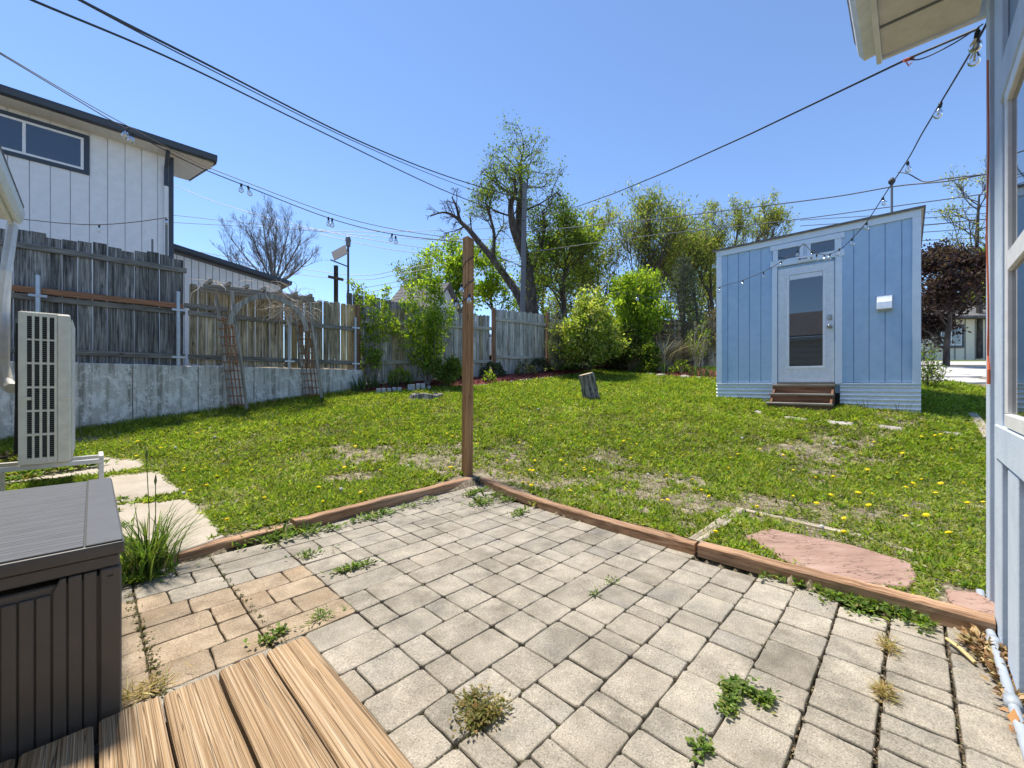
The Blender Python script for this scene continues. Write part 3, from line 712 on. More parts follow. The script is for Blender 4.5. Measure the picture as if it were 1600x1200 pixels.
b.tube([Mi @ p for p in q], [.040, .038, .038, .040, .040, .046, .05], 8); b.build('downspout', M['pvc'], hs)
# conduit, orange cord
cd = thing('drain_pipe', 'pale blue grey pipe lying along the foot of the right house wall', 'pipe', ab(2.9, -.230, .03), ANG)
b = MB(); b.tube([(.03, .0, .045), (0, .0, .015), (-.1, 0, .004), (-.9, -.0, .0), (-2.0, -.0, .0)], .014, 10); M['pipe'] = flat_mat('grey_blue_pipe', (.36, .41, .47), .4); b.build('pipe', M['pipe'], cd, smooth=True)
for x in (-.06, -.42, -.85):
    b = MB(); b.tube([(x - .025, 0, .002), (x + .025, 0, .002)], .0205, 10); b.build('pipe_collar', M['pipe'], cd, smooth=True)
oc = MB(); pts = []
for i in range(24):
    t = i / 23; z = 2.50 - 1.45 * t; pts.append(ab(2.80 - .03 * (1 if t > .93 else 0) + .012 * math.sin(t * 15), -.2425 - .002 * math.sin(t * 9), z))
oc.tube(pts, [.0032] * 20 + [.004, .004, .006, .006], 6)
setp(oc.build('extension_cord', M['orange']), 'orange extension cord hanging down the pale blue house corner', 'cord')

# ------------------------------------------------------------------ deck boards (bottom of the picture)
dk = thing('wooden_deck', 'low weathered deck of split brown boards ending at the pavers', 'deck', ab(.566, 1.634, 0), ANG)
drs = random.Random(3)
for i in range(12):
    w = .132; x = -(i + .5) * .14; L_ = 1.86
    b = MB(); vs = []
    nseg = 10
    for k in range(nseg + 1):
        y = -L_ * k / nseg + (drs.uniform(-.006, .006) if k == 0 else 0); o = drs.uniform(-.0016, .0016)
        for sx, z in ((-w / 2, .066), (-w / 2, .097), (-w / 2 + .007, .1025), (0, .1035 + o), (w / 2 - .007, .1025), (w / 2, .097), (w / 2, .066)):
            vs.append((sx + o, y, z))
    fs = [(k * 7 + j, (k + 1) * 7 + j, (k + 1) * 7 + (j + 1) % 7, k * 7 + (j + 1) % 7) for k in range(nseg) for j in range(7)] + [tuple(range(7)), tuple(range(nseg * 7 + 6, nseg * 7 - 1, -1))]
    b.add(vs, fs)
    b.build('board', M['deck'], dk, (x, drs.uniform(-.012, .006), drs.uniform(-.001, .001)), (0, drs.uniform(-.008, .008), drs.uniform(-.004, .004)))
for y in (-.06, -.6, -1.2, -1.75):
    b = MB(); b.box(-1.66, -.012, y - .02, y + .02, .002, .065); b.build('joist', M['fdark_rail'], dk)

# ------------------------------------------------------------------ deck box
bx = thing('storage_box', 'dark brown resin deck box with ribbed sky tinted lid beside the deck', 'storage box', ab(-.54, 1.665, 0), ANG)
BWd, BL, BH = .60, 1.12, .585
b = MB(); b.box(.008, BWd - .008, .012, BL, .002, .50); b.box(.004, BWd - .004, .004, BL + .004, .518, .553); b.build('body', M['box'], bx, bevel=.004)
for sx in (0, BWd - .046):
    b = MB(); b.box(sx, sx + .046, 0, .03, .0, .5165); b.build('corner_post', M['box'], bx, bevel=.004)
    b = MB(); b.box(sx, sx + .046, BL - .03, BL + .002, 0, .5165); b.build('corner_post', M['box'], bx, bevel=.004)
ns = 17; pw = (BWd - .092 - .008) / ns
sl = None; sl2 = None
for i in range(ns):
    x0 = .05 + i * pw
    notch = 3 <= i <= 13
    top = .478 if notch else .515
    b = MB()
    if i == 14: b.add([(x0 + .002, .002, .03), (x0 + pw - .002, .002, .03), (x0 + pw - .002, .002, .515), (x0 + .016, .002, .515), (x0 + .002, .002, .482), (x0 + .002, .02, .03), (x0 + pw - .002, .02, .03), (x0 + pw - .002, .02, .515), (x0 + .016, .02, .515), (x0 + .002, .02, .482)],
        [(0, 1, 2, 3, 4), (9, 8, 7, 6, 5)] + [(k, k + 5, (k + 1) % 5 + 5, (k + 1) % 5) for k in range(5)])
    else: b.box(x0 + .0015, x0 + pw - .0015, .002, .013, .03, top)
    b.build('slat', M['box'], bx, bevel=.002)
b = MB(); b.box(.048, BWd - .048, .004, .012, .0, .03); b.build('plinth', M['box'], bx)
for i in range(30):
    y0 = .04 + i * .0355; b = MB(); b.box(BWd - .0075, BWd - .001, y0 + .002, y0 + .0335, .03, .515); b.build('slat', M['box'], bx)
b = MB(); b.box(-.006, BWd + .006, -.008, BL + .008, .5545, .590); lid = b.build('lid', M['box'], bx, bevel=.007, seg=2)
b = MB(); y = .03; k = 0
while y < BL - .04:
    st = (.020, .034, .024, .040, .018)[k % 5]; k += 1
    b.box(.03, BWd - .078, y, y + st - .0035, .5905, .5955); y += st
b.box(-.002, BWd - .078, .0, .0275, .5905, .5955)
b.build('lid_ribs', M['lid_sheen'], lid, bevel=.0012)
b = MB(); b.box(BWd - .0745, BWd + .002, -.002, BL + .003, .5905, .596); b.build('lid_rim', M['lid_sheen'], lid, bevel=.002)
b = MB(); b.box(BWd - .03, BWd - .018, -.0015, .0, .492, .496); b.build('clip', M['black'], bx)

# ------------------------------------------------------------------ outdoor air conditioner
ac = thing('air_conditioner', 'tall narrow beige outdoor air conditioner with slotted grille at the left', 'air conditioner', ab(-.445, 5.46, .0), ANG)
AW, AH, AD, AZ = .305, 1.335, .92, .345
b = MB(); b.box(.004, AW - .004, .02, AD, AZ, AZ + AH); b.build('casing', M['acwhite'], ac, bevel=.012, seg=2)
cols = [.16, .30, .445, .585]; cw = .092; rows = [(.03, .177), (.187, .33), (.343, .487), (.50, .641), (.654, .795), (.81, .955)]
b = MB(); xs = [0.0]
for c0 in cols: xs += [c0, c0 + cw]
xs += [.73]
for i in range(0, len(xs), 2): b.box(xs[i] * AW, xs[i + 1] * AW, 0, .019, AZ + .01, AZ + AH - .01)
zs = [0.0]
for r0, r1 in rows: zs += [r0, r1]
zs += [1.0]
for c0 in cols:
    for i in range(0, len(zs), 2):
        za, zb = AZ + AH * (1 - zs[i + 1]), AZ + AH * (1 - zs[i])
        if i == 0: zb -= .01
        if i == len(zs) - 2: za += .01
        b.box(c0 * AW, (c0 + cw) * AW, .0015, .019, za, zb)
b.build('grille', M['acwhite'], ac, bevel=.0012)
b = MB(); b.box(.735 * AW, AW, .0, .019, AZ + .01, AZ + AH - .01); b.build('side_panel', M['acwhite'], ac, bevel=.006)
b = MB(); b.box(.006, .72 * AW, .0192, .0198, AZ + .02, AZ + AH - .02); b.build('interior_shade', M['acdark'], ac)  # dark sheet standing in for the shaded inside behind the slots
lv = None
for c0 in cols:
    for r0, r1 in rows:
        if lv is None:
            b = MB(); hh = AH * (r1 - r0)
            for k in range(11): b.box(0, cw * AW, .006, .017, (k + .3) * hh / 11, (k + .62) * hh / 11)
            lv = b.mesh('louver', M['louver'])
        link('louver', lv, ac, (c0 * AW, 0, AZ + AH * (1 - r1)))
for x in (.02, .80 * AW):
    b = MB(); b.box(x, x + .055, -.006, -.0005, AZ + .565, AZ + .585); b.box(x, x + .055, -.010, -.0005, AZ + .585, AZ + .592); b.build('grip', M['acwhite'], ac, bevel=.0015)
b = MB()
for k in range(18): b.box(AW + .004, AW + .008, .05, AD - .03, AZ + .04 + k * .072, AZ + .045 + k * .072)
for k in range(9): b.box(AW + .008, AW + .012, .06 + k * .1, .065 + k * .1, AZ + .04, AZ + AH - .04)
b.build('wire_guard', M['pvc'], ac)
b = MB()
for y in (.05, .36): b.box(-.22, .52, y, y + .035, AZ - .045, AZ - .004)
b.box(.485, .52, .05, .395, AZ - .002, AZ + .025)
for y in (.05, .36): b.box(.485, .52, y, y + .035, .03, AZ - .046); b.box(-.14, -.105, y, y + .035, .03, AZ - .046)
b.build('stand', M['pvc'], ac, bevel=.004)
b = MB(); b.tube([(-.01, .1, AZ + AH - .1), (-.012, .09, AZ + .5), (-.02, .09, AZ + .1), (-.12, .05, AZ + .07), (-.4, .0, AZ + .09)], .014, 6); b.build('hose', M['black'], ac)

# ------------------------------------------------------------------ timbers round the patio, post
def timber_run(name, label, pts, w, z0, z1, mat, seed, inward, taper=None, wav=.006):
    """pts: inner foot line seen on the patio; the timber lies outside it"""
    rs = random.Random(seed); o = MB(); n = len(pts); ring = []
    L_ = [0]
    for i in range(1, n): L_.append(L_[-1] + (pts[i] - pts[i - 1]).length)
    root = pts[0]; d0 = (pts[-1] - pts[0]).normalized(); ang = math.atan2(d0.y, d0.x)
    R = Matrix.Rotation(-ang, 4, 'Z')
    vs = []
    for i, p in enumerate(pts):
        d = (pts[min(i + 1, n - 1)] - pts[max(i - 1, 0)]).normalized(); nrm = Vector((-d.y, d.x, 0)) * inward
        e = rs.uniform(-wav, wav); f = rs.uniform(-wav, wav) * .6
        prof = [(0, z0), (0 + e * .3, z1 - .008), (.008, z1 + f), (w - .008, z1 + f + .002), (w + e, z1 - .008), (w, z0)]
        for off, z in prof: vs.append(R @ (p - root + nrm * off + Vector((0, 0, z))))
    k = 6
    fs = [(i * k + j, (i + 1) * k + j, (i + 1) * k + (j + 1) % k, i * k + (j + 1) % k) for i in range(n - 1) for j in range(k)]
    if inward < 0: fs = [f[::-1] for f in fs]
    fs += [tuple(range(k)), tuple(range(n * k - 1, (n - 1) * k - 1, -1))]
    o.add(vs, fs)
    ob = o.build(name, mat, None, (root.x, root.y, 0), (0, 0, ang))
    return setp(ob, label, 'timber', 'timbers edging the patio')
def line(pxs, n=7, z=0.0):
    P_ = [G(x, y, z) for x, y in pxs]; out = []
    for i in range(len(P_) - 1):
        for k in range(n): out.append(P_[i].lerp(P_[i + 1], k / n))
    return out + [P_[-1]]
timber_run('landscape_timber', 'low reddish timber end beside the grass clump and deck box', line([(268, 881), (445, 835)]), .078, .002, .052, M['timber'], 1, 1)
timber_run('landscape_timber', 'reddish timber with sawn top running to the post at the patio corner', line([(462, 832), (600, 795), (744, 757)]), .08, .002, .078, M['timber'], 2, 1)
timber_run('landscape_timber', 'grey topped bowed timber from the patio corner towards the flagstone', line([(750, 757), (800, 780), (875, 806), (960, 832), (1085, 868)]), .075, .002, .068, M['timber'], 3, 1)
timber_run('landscape_timber', 'orange brown timber beside the flagstone ending at the blue house corner', line([(1090, 870), (1250, 916), (1400, 957), (1556, 1003)]), .08, .002, .078, M['timber'], 4, 1)
pb = LG(730, 743)
post = thing('wooden_post', 'tall reddish brown square post wound with a light string at patio corner', 'post', pb, ANG)
pt_h = CH + 230 / F * pb.y - pb.z
b = MB(); b.prism([(-.045, -.045), (.045, -.045), (.045, .045), (-.045, .045)], -.1, lambda x, y: pt_h - (x + .045) * .25)
for k in (1,): pass
b.build('shaft', M['post'], post, (0, 0, 0), (math.radians(-.1), math.radians(.45), 0), bevel=.006)
bt = [(1085, 850), (1158, 800)]
def flat_timber(pa, pb_, w, hgt, label, mat, name='border_timber'):
    p, q = LG(*pa), LG(*pb_); d = q - p; a_ = math.atan2(d.y, d.x); L2 = Vector((d.x, d.y, 0)).length
    m = MB(); n = 7; vs = []
    rs = random.Random(int(pa[0]))
    for i in range(n):
        x = L2 * i / (n - 1); c = p.lerp(q, i / (n - 1)); zz = h(c.x, c.y) - p.z
        ww = w * rs.uniform(.8, 1.05)
        vs += [(x, -ww / 2, zz - .05), (x, -ww / 2, zz + hgt - .006), (x, -ww / 2 + .01, zz + hgt), (x, ww / 2 - .01, zz + hgt), (x, ww / 2, zz + hgt - .006), (x, ww / 2, zz - .05)]
    fs = [(i * 6 + j, (i + 1) * 6 + j, (i + 1) * 6 + (j + 1) % 6, i * 6 + (j + 1) % 6) for i in range(n - 1) for j in range(6)] + [tuple(range(6)), tuple(range(n * 6 - 1, n * 6 - 7, -1))]
    m.add(vs, fs); return setp(m.build(name, mat, None, p, (0, 0, a_)), label, 'timber', 'old timbers sunk in the lawn')
flat_timber((1084, 850), (1158, 800), .085, .028, 'short pale weathered timber sunk in the lawn left of the flagstone', M['old_timber'])
flat_timber((1162, 800), (1318, 834), .06, .018, 'thin pale timber half buried in grass beyond the flagstone', M['old_timber'])
flat_timber((1335, 838), (1450, 872), .06, .016, 'pale timber remnant buried in grass near the blue house', M['old_timber'])
flat_timber((1519, 650), (1545, 690), .10, .05, 'pale curved edging log in the grass beside the blue house corner', M['old_timber'], 'edging_log')

# flagstones and stepping stones
def stone(name, label, cat, pxs, mat, top, group, seed, t=.08):
    o = slab(name, pxs, mat, None, top, t, .006, seed, 4); return setp(o, label, cat, group)
stone('flagstone', 'long reddish sandstone flagstone lying in the grass beside the patio timber', 'flagstone', [(1166, 838), (1200, 826), (1330, 852), (1425, 880), (1434, 905), (1420, 918), (1300, 904), (1222, 874)], M['flag'], .022, 'red flagstones', 5)
stone('flagstone', 'small reddish flagstone partly hidden behind the blue house corner', 'flagstone', [(1476, 922), (1530, 928), (1560, 945), (1560, 968), (1490, 944)], M['flag'], .022, 'red flagstones', 6)
for lab, px in (('pale stepping stone left of the brown shed steps', [(1178, 641), (1190, 641), (1188, 646), (1179, 646)]), ('pale stepping stone just in front of the brown shed steps', [(1222, 649), (1264, 654), (1258, 657), (1226, 653)]),
                ('pale stepping stone between the steps and the skirting', [(1286, 657), (1338, 660), (1334, 665), (1292, 662)]), ('largest pale stepping stone in front of the corrugated skirting', [(1364, 663), (1412, 668), (1416, 673), (1370, 669)]),
                ('pale stepping stone in the grass near the shed right corner', [(1456, 672), (1508, 677), (1504, 681), (1458, 676)])):
    stone('stepping_stone', lab, 'stepping stone', px, M['stone'], .018, 'stepping stones by the shed', int(px[0][0]))

# ------------------------------------------------------------------ the blue shed
SL = Vector((4.08, 8.16, 0)); SD = Vector((.72, -.695, 0)).normalized(); SA = math.atan2(SD.y, SD.x)
sh = thing('shed', 'pale blue flat roofed garden shed with white glazed door and corrugated skirting', 'shed', SL, SA)
SWD, SDP, ZS, ZT = 2.88, 2.4, 1.075, 3.68
b = MB(); b.box(.03, SWD - .03, .02, SDP, .9, ZT - .05); b.build('core', M['shed'], sh)
gro = [.09] + [.2 + .19 * k for k in range(0, 14)] + [SWD - .09]
gro = [g for g in gro if g < SWD - .085] + [SWD - .09]
for i in range(len(gro) - 1):
    x0, x1 = gro[i] + .004, gro[i + 1] - .004
    if x1 - x0 < .02: continue
    if x1 < 1.0 or x0 > 1.90: b = MB(); b.box(x0, x1, 0, .0195, ZS, ZT - .1)
    else: b = MB(); b.box(x0, x1, 0, .0195, 3.20, ZT - .1)
    b.build('siding_panel', M['shed'], sh, bevel=.003)
def trim(x0, x1, z0, z1, y0=-.022, y1=-.0005, name='trim', mat=None, par=None):
    b = MB(); b.box(x0, x1, y0, y1, z0, z1); return b.build(name, mat or M['shedtrim'], par or sh, bevel=.003)
trim(0, .095, ZS - .01, ZT - .1, name='corner_trim'); trim(SWD - .095, SWD, ZS - .01, ZT - .1, name='corner_trim')
trim(0, SWD, ZT - .105, ZT - .005, -.03, name='eave_trim')
trim(0, 1.0, ZS - .035, ZS - .011, -.03, name='sill_trim'); trim(1.90, SWD, ZS - .035, ZS - .011, -.03, name='sill_trim')
b = MB(); b.box(-.06, SWD + .05, -.07, SDP + .1, ZT, ZT + .03); b.build('roof', M['shingle'], sh)
b = MB(); b.box(-.04, SWD + .03, -.05, SDP + .08, ZT - .004, ZT - .0005); b.build('roof_deck', M['soffit'], sh)
# door
DX0, DX1, DZ0, DZ1 = 1.045, 1.851, 1.085, 3.118
dr = MB()
dr.box(DX0, DX1, -.004, .018, DZ0, 1.33); dr.box(DX0, DX1, -.004, .018, 3.02, DZ1); dr.box(DX0, 1.19, -.004, .018, 1.33, 3.02); dr.box(1.72, DX1, -.004, .018, 1.33, 3.02)
dr = dr.build('door', M['door'], sh, bevel=.002)
fr = MB()
for t in ((1.175, 1.735, 1.315, 1.36), (1.175, 1.735, 2.985, 3.03)): fr.box(t[0], t[1], -.016, -.0045, t[2], t[3])
for t in ((1.175, 1.215), (1.695, 1.735)): fr.box(t[0], t[1], -.0155, -.0045, 1.36, 2.985)
fr.build('glazing_frame', M['door'], dr, bevel=.004)
g = MB(); g.box(1.215, 1.695, -.003, .01, 1.36, 2.985); g.build('pane', M['glass'], dr)
g = MB(); g.box(1.22, 1.69, -.006, -.0035, 2.90, 2.98); g.build('blind_head', M['door'], dr)
b = MB(); b.lathe([(.032, 0), (.034, .012), (.018, .022), (.018, .045), (.03, .055), (.031, .072), (.02, .082)], 14, Matrix.Translation((1.79, -.004, 2.02)) @ Matrix.Rotation(math.pi / 2, 4, 'X')); b.build('knob', M['steel'], dr, smooth=True)
b = MB(); b.box(1.762, 1.818, -.03, -.004, 2.13, 2.225); b.build('keypad', M['steel'], dr, bevel=.012, seg=2)
trim(.955, DX0 - .012, ZS - .03, 3.17, -.03, name='door_casing'); trim(DX1 + .012, 1.955, ZS - .03, 3.17, -.03, name='door_casing')
b = MB(); b.box(DX0 - .012, DX1 + .012, -.04, .018, DZ0 - .03, DZ0 - .003); b.build('threshold', M['steel'], sh)
trim(.925, 1.985, 3.172, 3.285, -.034, name='door_head_trim'); trim(.925, 1.985, 3.475, 3.565, -.034, name='transom_head_trim')
for x0, x1 in ((.965, 1.045), (1.37, 1.43), (1.47, 1.53), (1.855, 1.945)): trim(x0, x1, 3.287, 3.473, -.03, name='transom_stile')
trim(1.436, 1.464, 3.287, 3.473, -.01, name='transom_stile')
for x0, x1 in ((1.05, 1.365), (1.535, 1.85)):
    b = MB(); b.box(x0, x1, -.012, -.0005, 3.29, 3.47); b.build('transom_pane', M['glass'], sh)
# little sign over the door, illegible at this size: two words and a mark in dark ink
sg = MB(); sg.box(1.34, 1.56, -.046, -.0345, 3.19, 3.275); sg = sg.build('door_sign', M['door'], sh, bevel=.002)
b = MB(); x = 1.355
for wv in (.014, .01, .012): b.box(x, x + wv, -.0475, -.0462, 3.222, 3.252); x += wv + .003
x += .01
for k in range(6): b.box(x, x + .009, -.0475, -.0462, 3.224, 3.24 + .006 * (k % 2)); x += .013
b.box(1.53, 1.55, -.0475, -.0462, 3.20, 3.232)
b.build('sign_ink', M['black'], sg)
# vent hood
vh = MB(); vh.box(2.375, 2.575, -.018, -.0005, 2.19, 2.44); vh = vh.build('vent_hood', M['galv'], sh, bevel=.003)
b = MB(); pr = [(-.0185, 2.43), (-.05, 2.425), (-.11, 2.33), (-.125, 2.22), (-.0185, 2.22)]; nn5 = 5
b.add([(2.385, y, z) for y, z in pr] + [(2.563, y, z) for y, z in pr], [tuple(range(5)), tuple(range(9, 4, -1))] + [(i, i + 5, (i + 1) % 5 + 5, (i + 1) % 5) for i in range(5)])
b.build('hood_cover', M['zinc'], vh, bevel=.004)
# corrugated skirting
def corr(x0, x1):
    b = MB(); n = 64; z0, z1 = .50, ZS - .036; vs = []
    for i in range(n + 1):
        z = z1 + (z0 - z1) * i / n; y = -.014 + .011 * math.cos((z1 - z) / .068 * 2 * math.pi)
        vs += [(x0, y, z), (x1, y, z)]
    b.add(vs, [(2 * i, 2 * i + 2, 2 * i + 3, 2 * i + 1) for i in range(n)]); vs2 = [(x, y + .012, z) for x, y, z in vs]
    b.add(vs2, [(2 * i, 2 * i + 1, 2 * i + 3, 2 * i + 2) for i in range(n)])
    return b.build('skirting', M['zinc'], sh, smooth=True)
corr(.0, .985); corr(1.925, SWD)
b = MB(); b.box(.02, SWD - .02, .03, SDP, .3, .92); b.build('base', M['black'], sh)
ant = MB(); ant.tube([(2.55, .35, ZT + .02), (2.55, .35, ZT + .62), (2.56, .34, ZT + .66)], .016, 8); mast = ant.build('mast', M['wire'], sh)
b = MB(); b.lathe([(.02, ZT + .60), (.045, ZT + .64), (.045, ZT + .67), (.02, ZT + .71)], 10, Matrix.Translation((2.55, .35, 0))); b.build('mast_cap', M['cable'], mast)
# steps
st = thing('wooden_steps', 'three brown wooden steps below the white shed door', 'steps', SL + SD * 1.0 + Vector((0, 0, 0)), SA)
for k, (zt, yf) in enumerate(((1.042, -.17), (.888, -.34), (.735, -.51))):
    b = MB(); b.box(-.02 - .012 * k, .87, yf, yf + .19, zt - .035, zt); b.build('tread', M['steptread'], st, (0, 0, 0), bevel=.006)
    b = MB(); b.box(-.01, .86, yf + .022, yf + .045, zt - .155, zt - .036); b.build('riser', M['stepwood'], st)
for x in (.0, .83):
    b = MB(); b.add([(x, -.46, .5), (x, -.02, .5), (x, -.02, 1.0), (x, -.12, 1.0), (x, -.29, .85), (x, -.46, .69), (x + .03, -.46, .5), (x + .03, -.02, .5), (x + .03, -.02, 1.0), (x + .03, -.12, 1.0), (x + .03, -.29, .85), (x + .03, -.46, .69)],
                    [tuple(range(6)), tuple(range(11, 5, -1))] + [(i, i + 6, (i + 1) % 6 + 6, (i + 1) % 6) for i in range(6)]); b.build('stringer', M['stepwood'], st)

# ------------------------------------------------------------------ arbor leaning on the wall
ar = thing('garden_arbor', 'leaning grey wooden arbor with brown lattice sides against the concrete wall', 'arbor', ab(1.82, 8.78, .6), ANG)
lean = -.22
def abeam(p, q, w, t, name, mat):
    p = Vector(p); q = Vector(q); L2 = (q - p).length
    b = MB(); b.box(-w / 2, w / 2, -t / 2, t / 2, 0, L2)
    qd = (q - p).to_track_quat('Z', 'Y'); o = b.build(name, mat, ar, p, qd.to_euler(), bevel=.004); return o
HT = 2.08
z1_ = .12
for x, zb in ((0.0, -.0), (1.30, .16)):
    Bk = lambda t, f=0.0: Vector((x - .05 + lean * t, .14 + .04 * t, zb + (HT - zb) * t)); Fr = lambda t: Vector((x + .11 + lean * t, -.26 + .04 * t, zb + (HT - zb) * t))
    abeam(Bk(0), Bk(1), .042, .05, 'leg', M['arbor']); abeam(Fr(0), Fr(1), .058, .055, 'leg', M['arbor'])
    for f in (.26, .5, .74):
        abeam(Bk(.02).lerp(Fr(.02), f), Bk(.80).lerp(Fr(.80), f), .018, .022, 'lattice_strip', M['rung'])
    for k in range(11):
        t = .04 + k * .073; abeam(Bk(t) + Vector((-.02, 0, 0)), Fr(t) + Vector((-.01, -.02, 0)), .026, .020, 'rung', M['rung'])
for y in (-.15, .18): abeam((lean - .28, y, HT + .04), (1.30 + lean + .22, y, HT + .075), .045, .09, 'beam', M['arbor'])
for k in range(7):
    x = lean - .2 + k * .27; b = MB(); b.box(-.02, .02, -.30, .34, -.03, .03); b.build('rafter', M['arbor_x'], ar, (x, 0, HT + .12))
for x0, sgn in ((lean * .78 + .03, 1), (1.30 + lean * .8 - .03, -1)):
    b = MB(); vs = []; n = 10
    for i in range(n + 1):
        t = i / n * math.pi / 2; cx = x0 + sgn * .62 * (1 - math.cos(t)); cz = HT - .60 + .58 * math.sin(t)
        r = Vector((-math.cos(t) * sgn, 0, math.sin(t)))
        for rr, yy in ((-.045, -.33), (.045, -.33), (.045, -.285), (-.045, -.285)):
            vs.append(Vector((cx, yy, cz)) + r * rr)
    b.add(vs, [(i * 4 + j, (i + 1) * 4 + j, (i + 1) * 4 + (j + 1) % 4, i * 4 + (j + 1) % 4) for i in range(n) for j in range(4)] + [(0, 1, 2, 3), (n * 4 + 3, n * 4 + 2, n * 4 + 1, n * 4)])
    b.build('arch_brace', M['arbor'], ar)
vrs = random.Random(8); vb = MB()
for k in range(230):
    right = vrs.random() < .72
    c = Vector((.93 + vrs.gauss(0, .2), vrs.uniform(-.28, .15), HT - .05 + vrs.gauss(-.06, .15))) if right else Vector((vrs.uniform(-.55, 1.4), vrs.uniform(-.28, .2), HT + .14 + vrs.gauss(0, .05)))
    d = Vector((vrs.uniform(-1, 1), vrs.uniform(-.5, .5), vrs.uniform(-.9, .5) if right else vrs.uniform(-.35, .2))).normalized(); pts = [c]
    for i in range(6):
        d = (d + Vector((vrs.gauss(0, .4), vrs.gauss(0, .25), vrs.gauss(-.06, .35)))).normalized(); pts.append(pts[-1] + d * vrs.uniform(.03, .09))
    r0 = vrs.uniform(.003, .0075); vb.tube(pts, [r0] * 4 + [r0 * .7, r0 * .5, r0 * .3], 4, cap=False)
vn = vb.build('dead_vine', M['vine'], None, ar.location, (0, 0, ANG)); setp(vn, 'tangle of dry bare vine stems over the leaning arbor', 'vine')

# ------------------------------------------------------------------ stumps, edging, stones
sp = LG(926, 626)
su = thing('log_stump', 'upright cut log with rough grey bark standing tilted in the lawn', 'log', sp + Vector((0, .1, 0)), 0, rot=(math.radians(3), math.radians(-13), 0))
b = MB(); n = 48; vs = []; prs2 = random.Random(4); radj = [prs2.choice((-.020, -.014, .002, .008, .014)) for _ in range(n)]
lev = 11
for i in range(lev):
    z = -.05 + .60 * i / (lev - 1)
    for j in range(n):
        t = 2 * math.pi * j / n; r = .150 + radj[j] * (1 if (j + i * 3) % 7 else .2) + prs2.uniform(-.006, .006) + .02 * (1 - i / lev) ** 3; vs.append((r * math.cos(t), r * math.sin(t), z))
b.add(vs, [(i * n + j, i * n + (j + 1) % n, (i + 1) * n + (j + 1) % n, (i + 1) * n + j) for i in range(lev - 1) for j in range(n)] + [tuple(range(n - 1, -1, -1))])
b.build('bark', M['bark'], su)
b = MB(); top = [(.143 * math.cos(2 * math.pi * j / n) * (1 + radj[j] * 2), .143 * math.sin(2 * math.pi * j / n) * (1 + radj[j] * 2)) for j in range(n)]
b.prism(top, .53, lambda x, y: .556 + .03 * x); b.build('sawn_top', M['cutwood'], su)
fp = LG(661, 626)
fs_ = thing('tree_stump', 'low hollow grey tree stump beside the concrete edging blocks', 'stump', fp + Vector((0, .25, .02)), 0)
b = MB(); n = 26; vs = []
for i, (ro, z) in enumerate(((.34, -.1), (.285, .02), (.27, .10), (.20, .115), (.17, .03), (.12, .0))):
    for j in range(n):
        t = 2 * math.pi * j / n; r = ro * (1 + .13 * math.sin(5 * t + 1) + .06 * math.sin(9 * t)); vs.append((r * 1.15 * math.cos(t), r * math.sin(t), z + (.02 * math.sin(3 * t) if i in (2, 3) else 0)))
b.add(vs, [(i * n + j, i * n + (j + 1) % n, (i + 1) * n + (j + 1) % n, (i + 1) * n + j) for i in range(5) for j in range(n)] + [tuple(range(5 * n, 6 * n))])
b.build('bark', M['bark'], fs_)

eb = None
def blk(px, py, w, hh, label, dy=.0, rz=0.3, m='block'):
    p = LG(px, py); b = MB(); b.box(-w / 2, w / 2, -.05, .05, -.05, hh); o = b.build('edging_block', M[m], None, p, (random.uniform(-.05, .05), random.uniform(-.05, .05), rz), bevel=.012)
    setp(o, label, 'edging block', 'concrete blocks edging the bed')
blk(592, 617, .10, .14, 'small grey edging block leftmost of the row in front of the tall shrubs')
blk(600, 616.5, .09, .14, 'second small grey edging block from the left in the row by the shrubs')
blk(608, 615.5, .09, .13, 'middle weathered edging block of the short row by the shrubs')
blk(616, 614.5, .09, .13, 'tan weathered edging block right of middle in the short row')
blk(624, 613.5, .09, .12, 'tan edging block at the right end of the short row')
blk(643, 612, .16, .16, 'widest pale grey edging block behind the hollow stump')
blk(653, 611, .09, .17, 'pale upright edging block behind the centre of the hollow stump')
blk(661, 610.5, .10, .17, 'pale upright edging block behind the right of the hollow stump')
blk(670, 610, .07, .11, 'small dim edging block right of the pale pair behind the stump')
def rock(px, py, s, label, seed, flat=.55):
    p = LG(px, py); bm = bmesh.new(); bmesh.ops.create_icosphere(bm, subdivisions=2, radius=s); rs = random.Random(seed); off = Vector((seed * 3.1, 0, 0))
    for v in bm.verts:
        k = 1 + .35 * mnoise.noise(v.co / s * 1.1 + off); v.co = Vector((v.co.x * k * 1.35, v.co.y * k, v.co.z * k * flat))
    me = bpy.data.meshes.new('border_stone'); bm.to_mesh(me); bm.free(); me.materials.append(M['stone'])
    o = link('border_stone', me, None, p + Vector((0, .02, s * .15)), (0, 0, rs.uniform(0, 3))); setp(o, label, 'stone', 'stones edging the far bed')
rock(998, 587, 0.072, 'small round pale border stone at the left of the far bed', 1)
rock(1014, 587, 0.115, 'broad pale border stone under the small leafy shrub', 2)
rock(1034, 588, 0.137, 'largest flat grey border stone in front of the dry grass', 3, .4)
rock(1052, 588, 0.072, 'small pale border stone left of the bright red mulch', 4)
rock(1070, 591, 0.122, 'rounded white border stone in front of the bright red mulch', 5)
rock(1094, 592, 0.086, 'pale border stone near the shed left corner', 6)
rock(1110, 593, 0.072, 'border stone touching the shed left corner', 7)
rock(972, 577, 0.122, 'flat grey border stone among greenery behind the log', 8, .35)

